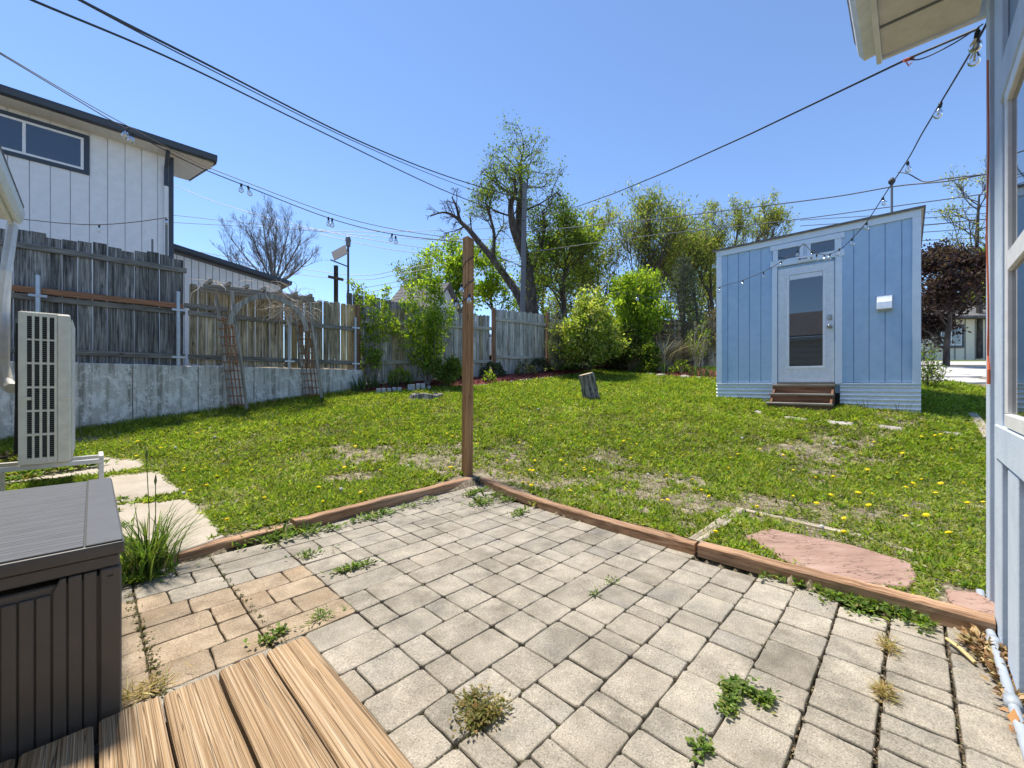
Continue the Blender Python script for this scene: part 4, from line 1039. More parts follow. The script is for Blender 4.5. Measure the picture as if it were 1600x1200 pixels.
# mulch bed between lawn and back fence
front = [(556, 617), (590, 615), (640, 611), (680, 607), (740, 606), (800, 598), (860, 592), (905, 586), (940, 578), (965, 579), (1000, 586), (1060, 590), (1110, 593), (1150, 594)]
fw_ = [LG(*p) for p in front]
bm_ = MB(); vs = []; nj = 7
tt = np.linspace(.0, 10.2, len(fw_))
for i, p in enumerate(fw_):
    e = fpt(tt[i], -.04)
    for j in range(nj):
        q = p.lerp(Vector((e.x, e.y, 0)), j / (nj - 1)); s_ = j / (nj - 1)
        q.z = h(q.x, q.y) + .012 + .14 * math.sin(min(1, s_ * 1.6) * math.pi / 2) * (1 - .3 * s_); vs.append(q)
bm_.add(vs, [(i * nj + j, (i + 1) * nj + j, (i + 1) * nj + j + 1, i * nj + j + 1) for i in range(len(fw_) - 1) for j in range(nj - 1)])
setp(bm_.build('mulch_bed', M['mulch'], smooth=True), kind='structure')
BEDV = vs
def bed_at(i, s_): 
    """point on the bed surface: i along the front points (float), s_ from the lawn edge (0) to the fence (1)"""
    i0 = min(int(i), len(fw_) - 2); f = i - i0; j = s_ * (nj - 1); j0 = min(int(j), nj - 2); g_ = j - j0
    g = lambda a_, b_: BEDV[a_ * nj + b_]
    return (g(i0, j0) * (1 - f) + g(i0 + 1, j0) * f) * (1 - g_) + (g(i0, j0 + 1) * (1 - f) + g(i0 + 1, j0 + 1) * f) * g_
mc = MB(); rs = random.Random(12)
for k in range(2600):
    i = rs.uniform(0.1, 12.9); p = bed_at(i, rs.random() ** 1.4 * .8); l_, w2 = rs.uniform(.02, .05), rs.uniform(.006, .014)
    R = Matrix.Translation(p + Vector((0, 0, .008))) @ Euler((rs.uniform(-.5, .5), rs.uniform(-.5, .5), rs.uniform(0, 6.3))).to_matrix().to_4x4()
    mc.add([R @ Vector(v) for v in ((-l_, -w2, 0), (l_, -w2, .004), (l_, w2, 0), (-l_, w2, .004))], [(0, 1, 2, 3)])
setp(mc.build('bark_mulch', rough_mat('mulch_chip', [(.3, (.09, .022, .016)), (.5, (.20, .05, .036)), (.7, (.34, .11, .08))], 30, .9, 0, rand=False)), 'dark red bark mulch chips along the back fence', 'mulch', kind='stuff')

# ------------------------------------------------------------------ far things
def gable(name, label, cat, c, w, d, wall_h, roof_h, rzang, wm, rm, ov=.3):
    t = thing(name, label, cat, c, rzang)
    b = MB(); b.box(-w / 2, w / 2, -d / 2, d / 2, -.5, wall_h)
    b.add([(-w / 2, -d / 2, wall_h + .001), (w / 2, -d / 2, wall_h + .001), (0, -d / 2, wall_h + roof_h), (-w / 2, d / 2, wall_h + .001), (w / 2, d / 2, wall_h + .001), (0, d / 2, wall_h + roof_h)], [(0, 1, 2), (5, 4, 3), (1, 4, 5, 2), (0, 2, 5, 3)])
    b.build('wall', wm, t)
    sl_ = roof_h / (w / 2)
    for s_ in (-1, 1):
        b = MB(); b.beam((s_ * (w / 2 + ov), 0, wall_h - ov * sl_ + .06), (0, 0, wall_h + roof_h + .06), d + 2 * ov, .08); r = b.build('roof', rm, t)
        c_ = MB(); nC = 9
        for k in range(nC):
            f0, f1 = k / nC, (k + .96) / nC; e = s_ * (w / 2 + ov)
            c_.beam((e * (1 - f0), 0, wall_h - ov * sl_ + .115 + f0 * (roof_h + ov * sl_)), (e * (1 - f1), 0, wall_h - ov * sl_ + .108 + f1 * (roof_h + ov * sl_)), d + 2 * ov, .02)
        c_.build('shingle_course', rm, r)
    return t
pc = P(664, 520, 17.0); gable('shingled_outbuilding', 'grey shingled roof of an outbuilding behind the pale fence', 'outbuilding', (pc.x, pc.y, 1.7), 2.8, 2.0, 2.0, 1.35, math.radians(-112), M['white'], M['shingle'], .2)
pc = P(846, 500, 17.5); gable('garden_hut', 'small brown gable hut peeking over the fence beside the metal pole', 'hut', (pc.x + .5, pc.y, 1.8), 2.2, 2.0, .9, 1.1, math.radians(4), M['brown'], M['brown'], .15)
# house across the road on the right
hy = 24.0
rh = thing('cream_house', 'cream board and batten house across the road behind the purple tree', 'house', (20.5, hy, 2.35), 0)
b = MB(); b.box(0, 18, .03, 8, -.5, 2.7); b.build('wall', M['cream'], rh)
for k in range(30):
    b = MB(); b.box(k * .6 + .05, k * .6 + .10, 0, .029, 0, 2.65); b.build('batten', flat_mat('grey_batten', (.30, .28, .24), .7) if k == 0 else bpy.data.materials['grey_batten'], rh)
wx = (1485 - 800) / F * hy - 20.5
win(rh, 'window', wx - .62, wx + .62, .95, 2.05, 0, M['white'], M['navy'], .07, .13, wx, .06)
b = MB(); b.add([(-.6, -.6, 2.62), (18.5, -.6, 2.62), (18.5, 4, 4.3), (-.6, 4, 4.3), (-.6, 8.6, 2.62), (18.5, 8.6, 2.62)], [(0, 1, 2, 3), (3, 2, 5, 4)])
b.add([(-.6, -.6, 2.5), (18.5, -.6, 2.5), (18.5, -.6, 2.62), (-.6, -.6, 2.62), (-.6, .03, 2.5), (18.5, .03, 2.5)], [(0, 1, 2, 3), (4, 5, 1, 0)]); b.build('roof', M['shingle'], rh)
setp(strip('verge', [(13, 19.7), (42, 19.7), (42, 23.95), (13, 23.95)], rough_mat('mown_grass', [(.3, (.05, .075, .018)), (.6, (.10, .14, .035))], 20, .95, .5, .02, 90, rand=False), .02), kind='structure')

# parked car roof behind the fence
cp = P(722, 500, 15.5)
car = thing('parked_car', 'pale car parked behind the fence with only roof and side windows showing', 'car', (cp.x, cp.y, h(cp.x, cp.y)), math.radians(24))
bd = flat_mat('silver_car_paint', (.62, .64, .66), .25, .3)
b = MB(); pr = [(-2.1, .35), (-2.15, .85), (-1.9, 1.0), (1.2, 1.05), (2.0, .92), (2.15, .6), (2.1, .35)]; n = len(pr)
b.add([(x, -.85, z) for x, z in pr] + [(x, .85, z) for x, z in pr], [tuple(range(n)), tuple(range(2 * n - 1, n - 1, -1))] + [(i, i + n, (i + 1) % n + n, (i + 1) % n) for i in range(n)]); b.build('body', bd, car, bevel=.06, seg=2)
b = MB(); pr = [(-1.95, 1.0), (-1.55, 1.62), (.1, 1.68), (.95, 1.06)]; n = 4
b.add([(x, -.74 if z < 1.2 else -.62, z) for x, z in pr] + [(x, .74 if z < 1.2 else .62, z) for x, z in pr], [tuple(range(n)), tuple(range(2 * n - 1, n - 1, -1))] + [(i, i + n, (i + 1) % n + n, (i + 1) % n) for i in range(n)]); b.build('cabin_glass', M['glass'], car, bevel=.02)
b = MB(); b.box(-1.6, .12, -.64, .64, 1.66, 1.73)
for s_ in (-1, 1): b.beam((-1.56, s_ * .63, 1.66), (-1.98, s_ * .76, 1.0), .07, .06); b.beam((.1, s_ * .63, 1.69), (.98, s_ * .76, 1.05), .06, .06); b.beam((-.7, s_ * .635, 1.68), (-.7, s_ * .755, 1.02), .08, .05)
b.build('roof', bd, car, bevel=.015)
for x in (-1.3, 1.35):
    for s_ in (-1, 1):
        b = MB(); b.lathe([(.1, -.1), (.31, -.1), (.33, 0), (.31, .1), (.1, .1)], 18, Matrix.Translation((x, s_ * .8, .33)) @ Matrix.Rotation(math.pi / 2, 4, 'X')); b.build('wheel', M['black'], car, smooth=False)

# utility pole, lamp, cross
up = P(818, 480, 15.5); UPT = P(820, 286, 15.5)
b = MB(); b.tube([(up.x - .07, up.y, 1.4), UPT], [.115, .085], 12); setp(b.build('utility_pole', flat_mat('grey_pole', (.13, .135, .15), .6)), 'plain grey utility pole rising behind the fence by the forked tree', 'pole')
sp_ = P(544, 480, 22)
so = thing('solar_street_lamp', 'dark street lamp with tilted solar panel above the far fence', 'street lamp', (sp_.x, sp_.y, 2.3))
b = MB(); b.tube([(0, 0, 0), (0, 0, 6.1)], .055, 8); b.build('pole', M['cable'], so)
b = MB(); b.beam((0, 0, 5.05), (-.95, 0, 5.42), .06, .06); b.build('arm', M['cable'], so)
b = MB(); b.box(-.42, .42, -.35, .35, -.02, .02); b.build('solar_panel', flat_mat('solar_panel_face', (.24, .21, .18), .4), so, (-.45, 0, 5.80), (math.radians(62), math.radians(-28), 0))
b = MB(); b.lathe([(.06, 6.1), (.12, 6.15), (.13, 6.4), (.16, 6.45), (.12, 6.62), (.04, 6.68)], 10); b.build('lamp_head', M['wire'], so)
cr = P(525, 470, 20); ct = P(526, 415, 20)
co = thing('wooden_cross', 'plain brown wooden cross shaped pole beside the solar lamp', 'cross pole', (cr.x, cr.y, 2.3))
b = MB(); b.box(-.085, .085, -.06, .06, 0, ct.z - 2.3); b.build('upright', M['fbrown'], co)
b = MB(); b.box(-.36, .36, -.065, .065, -.06, .06); b.build('crossbar', M['fbrown'], co, (.0, -.02, ct.z - 2.3 - .62), (0, math.radians(12), 0))

# ------------------------------------------------------------------ cables
def sagline(p, q, sag, n=16):
    return [p.lerp(q, i / n) + Vector((0, 0, -sag * 4 * (i / n) * (1 - i / n))) for i in range(n + 1)]
def cable(label, pts, r, mat, name='power_cable', grp='overhead cables'):
    b = MB(); b.tube(pts, r, 5); return setp(b.build(name, mat), label, 'cable', grp)
def through(pxs):
    return [P(*t) for t in pxs]
def smooth_pts(pts, n=8):
    out = []
    k = len(pts)
    for i in range(k - 1):
        p0 = pts[max(0, i - 1)]; p1 = pts[i]; p2 = pts[i + 1]; p3 = pts[min(k - 1, i + 2)]
        for j in range(n):
            t = j / n; out.append(.5 * ((2 * p1) + (p2 - p0) * t + (2 * p0 - 5 * p1 + 4 * p2 - p3) * t * t + (3 * p1 - p0 - 3 * p2 + p3) * t ** 3))
    return out + [pts[-1]]
cable('lowest of the three thick dark cables from the upper left to the pole', smooth_pts(through([(-60, -50, 3.6), (50, 0, 4.3), (285, 100, 6.2), (500, 205, 9), (690, 296, 13), (818, 345, 15.4)])), .014, M['cable'])
cable('upper thick dark cable from the top left corner to the pole', smooth_pts(through([(60, -40, 3.8), (125, 0, 4.3), (322, 100, 6.2), (560, 220, 9.4), (700, 276, 13), (818, 312, 15.4)])), .016, M['cable'])
cable('thin dark cable twisted just below the upper thick cable', smooth_pts(through([(58, -38, 3.82), (123, 0, 4.32), (312, 100, 6.25), (545, 217, 9.4), (690, 279, 13), (818, 325, 15.4)])), .009, M['cable'])
ce = ab(3.0, -.18, 2.62)
cable('straight dark cable from the pole to the house eave at upper right', [P(822, 340, 15.4)] + [P(822, 340, 15.4).lerp(P(1420, 91, 3.0), t) + Vector((0, 0, -.25 * 4 * t * (1 - t))) for t in (.15, .3, .45, .6, .75, .88)] + [P(1420, 91, 3.0), P(1465, 72, 2.75), P(1528, 45, 2.35)], .0085, M['cable'])
cable('second strand of the cable splitting at the orange clip near the eave', smooth_pts([P(1416, 92, 3.01), P(1440, 92, 2.9), P(1490, 68, 2.6), P(1535, 38, 2.33)]), .0045, M['cable'])
b = MB(); b.tube([P(1412, 95, 3.0), P(1428, 90, 2.98)], .012, 6); b.tube([P(1416, 97, 3.0), P(1420, 103, 3.0), P(1425, 97, 3.0)], .004, 5); setp(b.build('cable_clip', M['orange']), 'small orange clip gripping the cable near the house eave', 'clip')
cable('wavy grey cable from the pole passing above the shed roof', smooth_pts(through([(822, 362, 15.4), (1000, 345, 14), (1150, 327, 12.5), (1300, 308, 11), (1400, 291, 10), (1480, 283, 9), (1560, 268, 8.2)])), .016, M['wire'])
cable('short cable from the shed mast to the house', smooth_pts(through([(1404, 269, 6.6), (1420, 272, 6.4), (1445, 284, 6.2), (1480, 279, 5.5), (1545, 272, 5)])), .008, M['cable'])
cable('grey cable crossing just above the shed roof line', smooth_pts(through([(822, 395, 15.4), (1000, 370, 14), (1220, 346, 12), (1400, 322, 10.5), (1560, 300, 9)])), .013, M['wire'])
for i, (lab, y0, y1) in enumerate((('topmost thin wire right of the shed', 330, 322), ('second thin wire right of the shed', 339, 333), ('thickest dark wire right of the shed', 350, 342), ('fourth thin wire right of the shed', 361, 356), ('lowest thin wire right of the shed', 374, 371))):
    cable(lab, smooth_pts(through([(1250, y0 + 14, 36), (1440, y0 + 2, 32), (1545, y1, 30), (1700, y1 - 8, 28)])), .030 if i != 2 else .045, M['wire'])
for i, (lab, pts) in enumerate((('wire descending right from behind the grey house corner', [(240, 280, 24), (278, 292, 24), (350, 320, 24), (500, 360, 24), (740, 400, 24)]),
    ('long nearly level wire behind the bare tree', [(230, 335, 26), (278, 337, 26), (400, 350, 26), (560, 362, 26), (820, 355, 26)]),
    ('second level wire behind the bare tree', [(230, 345, 26), (278, 348, 26), (450, 358, 26), (670, 374, 26), (820, 372, 26)]),
    ('upper thin wire above the arbor', [(240, 385, 25), (278, 388, 25), (420, 412, 25), (560, 430, 25), (640, 418, 25), (820, 385, 25)]),
    ('lower thin wire above the arbor', [(240, 390, 25), (278, 394, 25), (420, 422, 25), (560, 437, 25), (640, 425, 25), (820, 395, 25)]),
    ('thin wire sloping right past the solar lamp', [(500, 366, 25), (600, 388, 25), (700, 400, 25), (820, 410, 25)]),
    ('faint wire rising right behind the thin shrubs', [(540, 455, 25), (600, 444, 25), (700, 424, 25), (820, 400, 25)]),
    ('lowest faint wire rising right behind the thin shrubs', [(540, 464, 25), (620, 448, 25), (720, 430, 25), (820, 410, 25)]))):
    cable(lab, smooth_pts(through(pts)), .017, M['wire'])

# ------------------------------------------------------------------ bulb strings
sock_m = MB().lathe([(.010, .0), (.013, -.006), (.013, -.038), (.009, -.045)], 8).mesh('socket', M['black'], smooth=True)
glob_m = MB().lathe([(.010, -.040), (.014, -.052), (.026, -.075), (.029, -.092), (.024, -.110), (.010, -.121)], 12).mesh('bulb', M['bulbglass'], smooth=True)
fil_m = MB().tube([(0, 0, -.05), (0, 0, -.095)], [.004, .006], 5).mesh('filament', flat_mat('pale_filament', (.75, .68, .50), .5), smooth=True)
def bulbs(root, pts, scale=1.0, tilt=.25):
    rs = random.Random(len(pts))
    for p in pts:
        e = (rs.uniform(-tilt, tilt), rs.uniform(-tilt, tilt), 0)
        o = link('bulb', glob_m, root, p - root.location, e, (scale,) * 3); link('socket', sock_m, o); link('filament', fil_m, o)
def string(label, cord_pts, bulb_pts, r=.0042, scale=1.0, extra=None, mat=None):
    scale *= .82
    t = thing('light_string', label, 'string lights', cord_pts[0]); t['group'] = 'outdoor bulb strings'
    b = MB(); b.tube([p - cord_pts[0] for p in cord_pts], r, 5)
    if extra: b.tube([p - cord_pts[0] for p in extra], r * .8, 5)
    b.build('cord', mat or M['cable'], t); bulbs(t, bulb_pts, scale); return t
ptop = Vector((pb.x - .02, pb.y, pb.z + pt_h - .06))
c1 = smooth_pts(through([(-40, 62, 2.75), (0, 84, 2.9), (105, 147, 3.15), (205, 206, 3.4), (300, 256, 3.7), (380, 289, 3.9), (515, 341, 4.2), (615, 366, 4.4)]) + [ptop])
c1b = smooth_pts(through([(-40, 60, 2.76), (0, 82, 2.91), (105, 144, 3.16), (205, 200, 3.41), (300, 250, 3.71), (380, 283, 3.91), (515, 333, 4.21), (615, 358, 4.41)]) + [ptop + Vector((0, 0, .03))])
string('bulb string running from the upper left down to the wooden post', c1, through([(200, 200, 3.4), (208, 208, 3.42), (377, 287, 3.9), (387, 290, 3.93), (513, 339, 4.2), (519, 341, 4.21), (613, 365, 4.4), (618, 369, 4.4)]), .0045, .95, c1b)
# from the house corner down over the shed door to the trees
c2 = smooth_pts(through([(1545, 30, 1.98), (1528, 62, 2.1), (1500, 110, 2.5), (1470, 160, 2.95), (1440, 210, 3.5), (1418, 250, 4.1), (1385, 300, 4.8), (1354, 347, 5.4), (1331, 373, 5.75), (1312, 390, 6.05), (1290, 398, 6.2), (1268, 392, 6.35), (1256, 381, 6.5), (1245, 392, 6.75), (1222, 408, 6.95), (1194, 424, 7.2), (1160, 438, 7.5), (1122, 449, 7.85)]))
string('bulb string from the house corner down across the shed door', c2, through([(1528, 48, 2.1), (1526, 66, 2.12), (1470, 160, 2.95), (1418, 252, 4.1), (1379, 308, 4.9), (1354, 347, 5.4), (1331, 372, 5.75), (1312, 388, 6.05), (1297, 396, 6.15), (1288, 398, 6.2), (1276, 397, 6.3), (1269, 392, 6.35), (1246, 391, 6.72), (1221, 408, 6.95), (1193, 425, 7.2), (1161, 438, 7.5), (1125, 449, 7.85)]), .0055, 1.1)
c3 = smooth_pts([ptop] + through([(751, 388, 4.6), (800, 410, 5.0), (900, 444, 5.9), (996, 461, 6.8), (1045, 464, 7.25), (1122, 449, 7.85)]))
string('bulb string sagging from the wooden post across the shrubs to the shed', c3, through([(751, 390, 4.6), (996, 461, 6.8), (1046, 463, 7.25)]), .0045, 1.1)
# winding round the post
wpts = []
for k, (px, py, side) in enumerate(()): pass
hz = lambda z: pb.z + z
wind = []
def corner(i, z): 
    a_ = ANG + math.pi / 4 + i * math.pi / 2; r = .066; return Vector((pb.x + r * math.cos(a_) + (z - 1.3) * .006, pb.y + r * math.sin(a_), pb.z + z))
zt = pt_h - .15
for i in range(13):
    wind.append(corner(-i, zt - i * .062 if i < 9 else zt - .50 - .012 * (i - 8)))
string('bulb string wound in turns round the wooden post', wind, [wind[6] + Vector((-.05, -.03, 0)), wind[10] + Vector((.03, -.02, .05)), wind[11] + Vector((-.06, -.02, .02))], .0055, 1.1)
# string along the tall fence
c4 = smooth_pts(through([(-10, 340, 6.6), (40, 343, 6.6), (100, 349, 6.6), (155, 351, 6.7), (210, 347, 6.85), (260, 340, 7.0)]))
string('bulb string stretched above the tall dark fence', c4, through([(155, 351, 6.7), (260, 341, 7.0)]), .007, 1.25)
b = MB(); pz = P(260, 342, 7.02); b.tube([Vector((pz.x, pz.y, 2.9)), pz], .018, 8); setp(b.build('string_pole', M['wire']), 'thin grey pole holding the bulb string above the tall fence', 'pole')
b = MB(); pz = P(238, 374, 7.02); b.tube([Vector((pz.x, pz.y, 2.9)), pz], .014, 8); setp(b.build('fence_stake', M['wire']), 'short grey stake sticking up behind the tall fence', 'stake')
# dry sticks by the house corner
for lab, pa, pb_ in (('pale dry stick lying across the pavers by the house corner', (1518, 1004), (1578, 1090)), ('shorter pale dry stick lying on the pavers beside the timber', (1479, 998), (1524, 1036))):
    p, q = G(*pa, .02), G(*pb_, .012); b = MB(); b.tube([p, p.lerp(q, .5) + Vector((0, 0, .006)), q], [.007, .008, .007], 6); setp(b.build('dry_stick', M['dry']), lab, 'stick', 'dry sticks on the patio')

# ------------------------------------------------------------------ foliage machinery
def cards(pos, d, nrm, L_, W_, fold, col, rng=RNG):
    """leaf = two triangles folded along the midrib"""
    d = d / (np.linalg.norm(d, axis=1, keepdims=True) + 1e-9)
    s = np.cross(d, nrm); s /= (np.linalg.norm(s, axis=1, keepdims=True) + 1e-9)
    n2 = np.cross(s, d); N = len(pos)
    mid = pos + d * (L_ * .45)[:, None]
    up = n2 * (W_ * fold)[:, None]
    V = np.stack([pos, mid + s * (W_ * .5)[:, None] + up, pos + d * L_[:, None], mid - s * (W_ * .5)[:, None] + up], 1).reshape(-1, 3)
    i = np.arange(N)[:, None] * 4
    T = np.concatenate([i + [0, 1, 2], i + [0, 2, 3]], 1).reshape(-1, 3)
    return V, T, np.repeat(col, 4, 0)
def blades(pos, head, hgt, wid, bend, col):
    """grass blade = three triangles, bending along its heading"""
    N = len(pos); hx_ = np.stack([np.cos(head), np.sin(head), np.zeros(N)], 1); sx = np.stack([-np.sin(head), np.cos(head), np.zeros(N)], 1)
    z = np.array([0, 0, 1.0])
    m = pos + hx_ * (hgt * bend * .35)[:, None] + z * (hgt * .6)[:, None]
    t = pos + hx_ * (hgt * bend)[:, None] + z * (hgt * (1 - .35 * bend))[:, None]
    w = sx * (wid * .5)[:, None]
    V = np.stack([pos - w, pos + w, m - w * .8, m + w * .8, t], 1).reshape(-1, 3)
    i = np.arange(N)[:, None] * 5
    T = np.concatenate([i + [0, 1, 3], i + [0, 3, 2], i + [2, 3, 4]], 1).reshape(-1, 3)
    return V, T, np.repeat(col, 5, 0)
def join(parts):
    V = []; T = []; Cc = []; o = 0
    for v, t, c in parts: V.append(v); T.append(t + o); Cc.append(c); o += len(v)
    return np.concatenate(V), np.concatenate(T), np.concatenate(Cc)
def palette(n, cols, wts, jit=.18, rng=RNG):
    cols = np.array(cols); k = rng.choice(len(cols), n, p=np.array(wts) / sum(wts))
    return np.clip(cols[k] * (1 + rng.normal(0, jit, (n, 1))) * (1 + rng.normal(0, jit * .35, (n, 3))), .004, 1)
def rdir(n, rng=RNG, up=0.0):
    v = rng.normal(0, 1, (n, 3)); v /= np.linalg.norm(v, axis=1, keepdims=True); v[:, 2] += up; return v

# ------------------------------------------------------------------ lawn
GREENS = [(.19, .25, .03), (.29, .34, .055), (.10, .155, .022), (.37, .38, .09), (.52, .45, .30)]
def lawn():
    x0, x1, y0, y1 = -8.2, 9.5, 1.75, 13.2
    area = (x1 - x0) * (y1 - y0); rmax = 8200
    n = int(area * rmax); rng = np.random.default_rng(21)
    keepX = []; keepY = []
    for chunk in range(4):
        X = rng.uniform(x0, x1, n // 4); Y = rng.uniform(y0, y1, n // 4)
        pr = np.minimum(1, (3.6 / Y) ** 1.25)
        k = (rng.random(len(X)) < pr) & (np.abs(X) < 1.33 * Y + .25)
        X, Y = X[k], Y[k]
        b = X * W.x + Y * W.y; a = X * U.x + Y * U.y
        k = (b < 8.97) | (a > 4.35); k &= ~in_poly(X, Y, PATIO)
        # stay off the timbers
        k &= ~((b > -.4) & in_poly(X - .0, Y - .0, TIMBER_POLY))
        for poly in EXCL: k &= ~in_poly(X, Y, poly)
        k &= ~in_poly(X, Y, SHED_POLY) & ~in_poly(X, Y, BED_POLY)
        k &= ~((b < -.1) & (a < 2.97)) & ~((a < -.5) & (b < 5.9))
        fd = (X - FO.x) * -FD.y + (Y - FO.y) * FD.x; k &= fd < -.05
        X, Y = X[k], Y[k]
        bare = fbm(X, Y, 1.15) * .62 + fbm(X, Y, 4.2) * .38
        farg = ss(Y, 5.0, 8.0) * .18
        left = ss(-X, 1.0, 4.5) * .02
        p = ss(bare + farg - left, .29, .47) * .84 + .12
        k = rng.random(len(X)) < p
        keepX.append(X[k]); keepY.append(Y[k])
    X = np.concatenate(keepX); Y = np.concatenate(keepY); n = len(X)
    Z = Hraw(X, Y); pos = np.stack([X, Y, Z], 1)
    sz = (np.maximum(Y, 2.2) / 4.0) ** .55
    patch = fbm(X, Y, 2.3); kind = rng.random(n) + (patch - .5) * 1.1
    b = X * W.x + Y * W.y; nearwall = ss(b, 8.0, 8.95) * (X * U.x + Y * U.y < 4.6)
    isbl = (kind < .36) | (rng.random(n) < nearwall * .8)
    lush = ss(Y, 5.0, 9.0)
    tint = 1 + (fbm(X, Y, .8) - .5) * .5 + (fbm(X + 9, Y, 4.5) - .5) * .9
    col = palette(n, GREENS, [.32, .26, .22, .12, .07], .2, rng) * tint[:, None]
    col[:, 0] *= 1 + .18 * lush; col[:, 1] *= 1 + .12 * lush
    col = np.clip(col, .005, .6)
    i = np.where(isbl)[0]; m = len(i)
    A1 = blades(pos[i], rng.uniform(0, 6.28, m), rng.uniform(.018, .055, m) * sz[i] * (1 + 1.2 * nearwall[i]), rng.uniform(.004, .008, m) * sz[i] ** 1.2, rng.uniform(.2, 1.0, m), col[i])
    i = np.where(~isbl)[0]; m = len(i)
    d = rdir(m, rng); d[:, 2] = np.abs(d[:, 2]) * .38 + .05
    nr = np.tile([0, 0, 1.0], (m, 1)) + rng.normal(0, .28, (m, 3))
    p2 = pos[i] + np.stack([np.zeros(m), np.zeros(m), rng.uniform(.002, .022, m) * sz[i]], 1)
    L_ = rng.uniform(.016, .044, m) * sz[i]
    A2 = cards(p2, d, nr, L_, L_ * rng.uniform(.35, .62, m), .25, col[i])
    V, T, c = join([A1, A2])
    o = link('lawn_grass', np_mesh('lawn_grass', V, T, c, M['leaf'])); setp(o, 'patchy weedy green lawn of short grass and clover', 'lawn', kind='stuff')
    # tufts: little rosettes of longer leaves, denser where the lawn is lush
    kt = rng.random(n) < (.075 + .05 * lush) * (.3 + 1.6 * ss(patch, .35, .7)); q = pos[kt]; m = len(q); R_ = 9
    sz2 = np.repeat(sz[kt], R_); q = np.repeat(q, R_, 0); th = rng.uniform(0, 6.28, m * R_); el = rng.uniform(.25, 1.15, m * R_)
    d = np.stack([np.cos(th) * np.cos(el), np.sin(th) * np.cos(el), np.sin(el)], 1)
    ctint = np.repeat(palette(m, [(.22, .31, .04), (.30, .38, .06), (.12, .20, .03), (.38, .42, .09)], [1, 1, .6, .5], .2, rng), R_, 0) * rng.uniform(.75, 1.2, (m * R_, 1))
    L_ = rng.uniform(.026, .078, m * R_) * sz2
    V, T, c = cards(q, d, np.tile([0, 0, 1.0], (m * R_, 1)) + rng.normal(0, .25, (m * R_, 3)), L_, L_ * rng.uniform(.14, .30, m * R_), .3, np.clip(ctint, .01, .6))
    o = link('lawn_tufts', np_mesh('lawn_tufts', V, T, c, M['leaf'])); setp(o, 'bright tufts of broader weeds scattered through the lawn', 'lawn weeds', kind='stuff')
    # pale dead clippings lying in the bare patches
    k = rng.random(n) < .12; q = pos[k]; m = len(q); q = q + np.stack([rng.normal(0, .03, m), rng.normal(0, .03, m), rng.uniform(.002, .012, m)], 1)
    s2 = sz[k]; dd = rdir(m, rng); dd[:, 2] *= .15
    V, T, c = cards(q, dd, np.tile([0, 0, 1.0], (m, 1)), rng.uniform(.02, .06, m) * s2, rng.uniform(.003, .009, m) * s2, .1, palette(m, [(.48, .41, .29), (.30, .24, .16), (.60, .55, .44)], [1, 1, .7], .15, rng))
    o = link('dead_thatch', np_mesh('dead_thatch', V, T, c, M['needle'])); setp(o, 'pale dead grass scraps lying in the bare lawn patches', 'dead grass', kind='stuff')
    return X, Y, Z
TIMBER_POLY = [tuple(G(*p)[:2]) for p in ((748, 747), (800, 768), (875, 798), (1000, 833), (1100, 862), (1250, 905), (1400, 945), (1556, 988), (1560, 1100), (800, 1000), (240, 900), (262, 874), (445, 827), (600, 788))]
SHED_POLY = [tuple((SL + SD * x + Vector((SD.y, -SD.x, 0)) * -y)[:2]) for x, y in ((0, -.0), (1.0, 0), (.98, -.5), (1.9, -.5), (1.9, 0), (2.88, 0), (2.88, 2.4), (0, 2.4))]
BED_POLY = [tuple(p[:2]) for p in fw_] + [tuple(fpt(t, 0)[:2]) for t in (10.2, 7, 4, 0)]
lawn()

# dandelions: one object each
def dandelion_mesh(kind):
    b = MB()
    if kind == 'bloom':
        b.lathe([(.004, -.012), (.012, -.006), (.0185, .0), (.017, .006), (.008, .011)], 9)
        for j in range(9):
            t = j * .7; b.add([(.010 * math.cos(t), .010 * math.sin(t), .004), (.025 * math.cos(t - .2), .025 * math.sin(t - .2), .003), (.025 * math.cos(t + .2), .025 * math.sin(t + .2), .003)], [(0, 1, 2)])
    else:
        b.lathe([(.005, -.016), (.014, -.012), (.019, .0), (.014, .012), (.005, .016)], 9)
    return b.mesh('head', flat_mat('dandelion_yellow', (.80, .62, .02), .7, 0, .1) if kind == 'bloom' else flat_mat('seed_fluff', (.55, .55, .52), .9, 0, .1))
hb_, hs_ = dandelion_mesh('bloom'), dandelion_mesh('seed')
stm = MB().tube([(0, 0, -.07), (.004, 0, -.03), (0, 0, -.008)], .0022, 4).mesh('stem', flat_mat('dandelion_stem', (.18, .20, .06), .6))
rs = random.Random(77); placed = 0
spots = [(1512, 797), (1536, 797), (1462, 783), (1447, 820), (1430, 768), (1482, 845), (1341, 783), (1082, 760), (836, 878 - 150), (1440, 760), (288, 740), (339, 752), (323, 768), (438, 744), (538, 740), (555, 738), (705, 741), (737, 737), (796, 745), (812, 700), (832, 694), (914, 690), (1005, 710), (1018, 718), (952, 700), (885, 735), (925, 745), (985, 725), (1240, 742), (1302, 755)]
def bare(p): return in_poly(np.array([p.x]), np.array([p.y]), PATIO)[0] or in_poly(np.array([p.x]), np.array([p.y]), TIMBER_POLY)[0] or any(in_poly(np.array([p.x]), np.array([p.y]), q)[0] for q in EXCL)
allsp = [(p, True) for p in spots]
while len(allsp) < 190:
    px, py = rs.uniform(180, 1530), 620 + 240 * rs.random() ** 1.7
    if px > 1110 and py < 680: continue
    if px < 520 and py < 640 + (520 - px) * .12: continue
    allsp.append(((px, py), False))
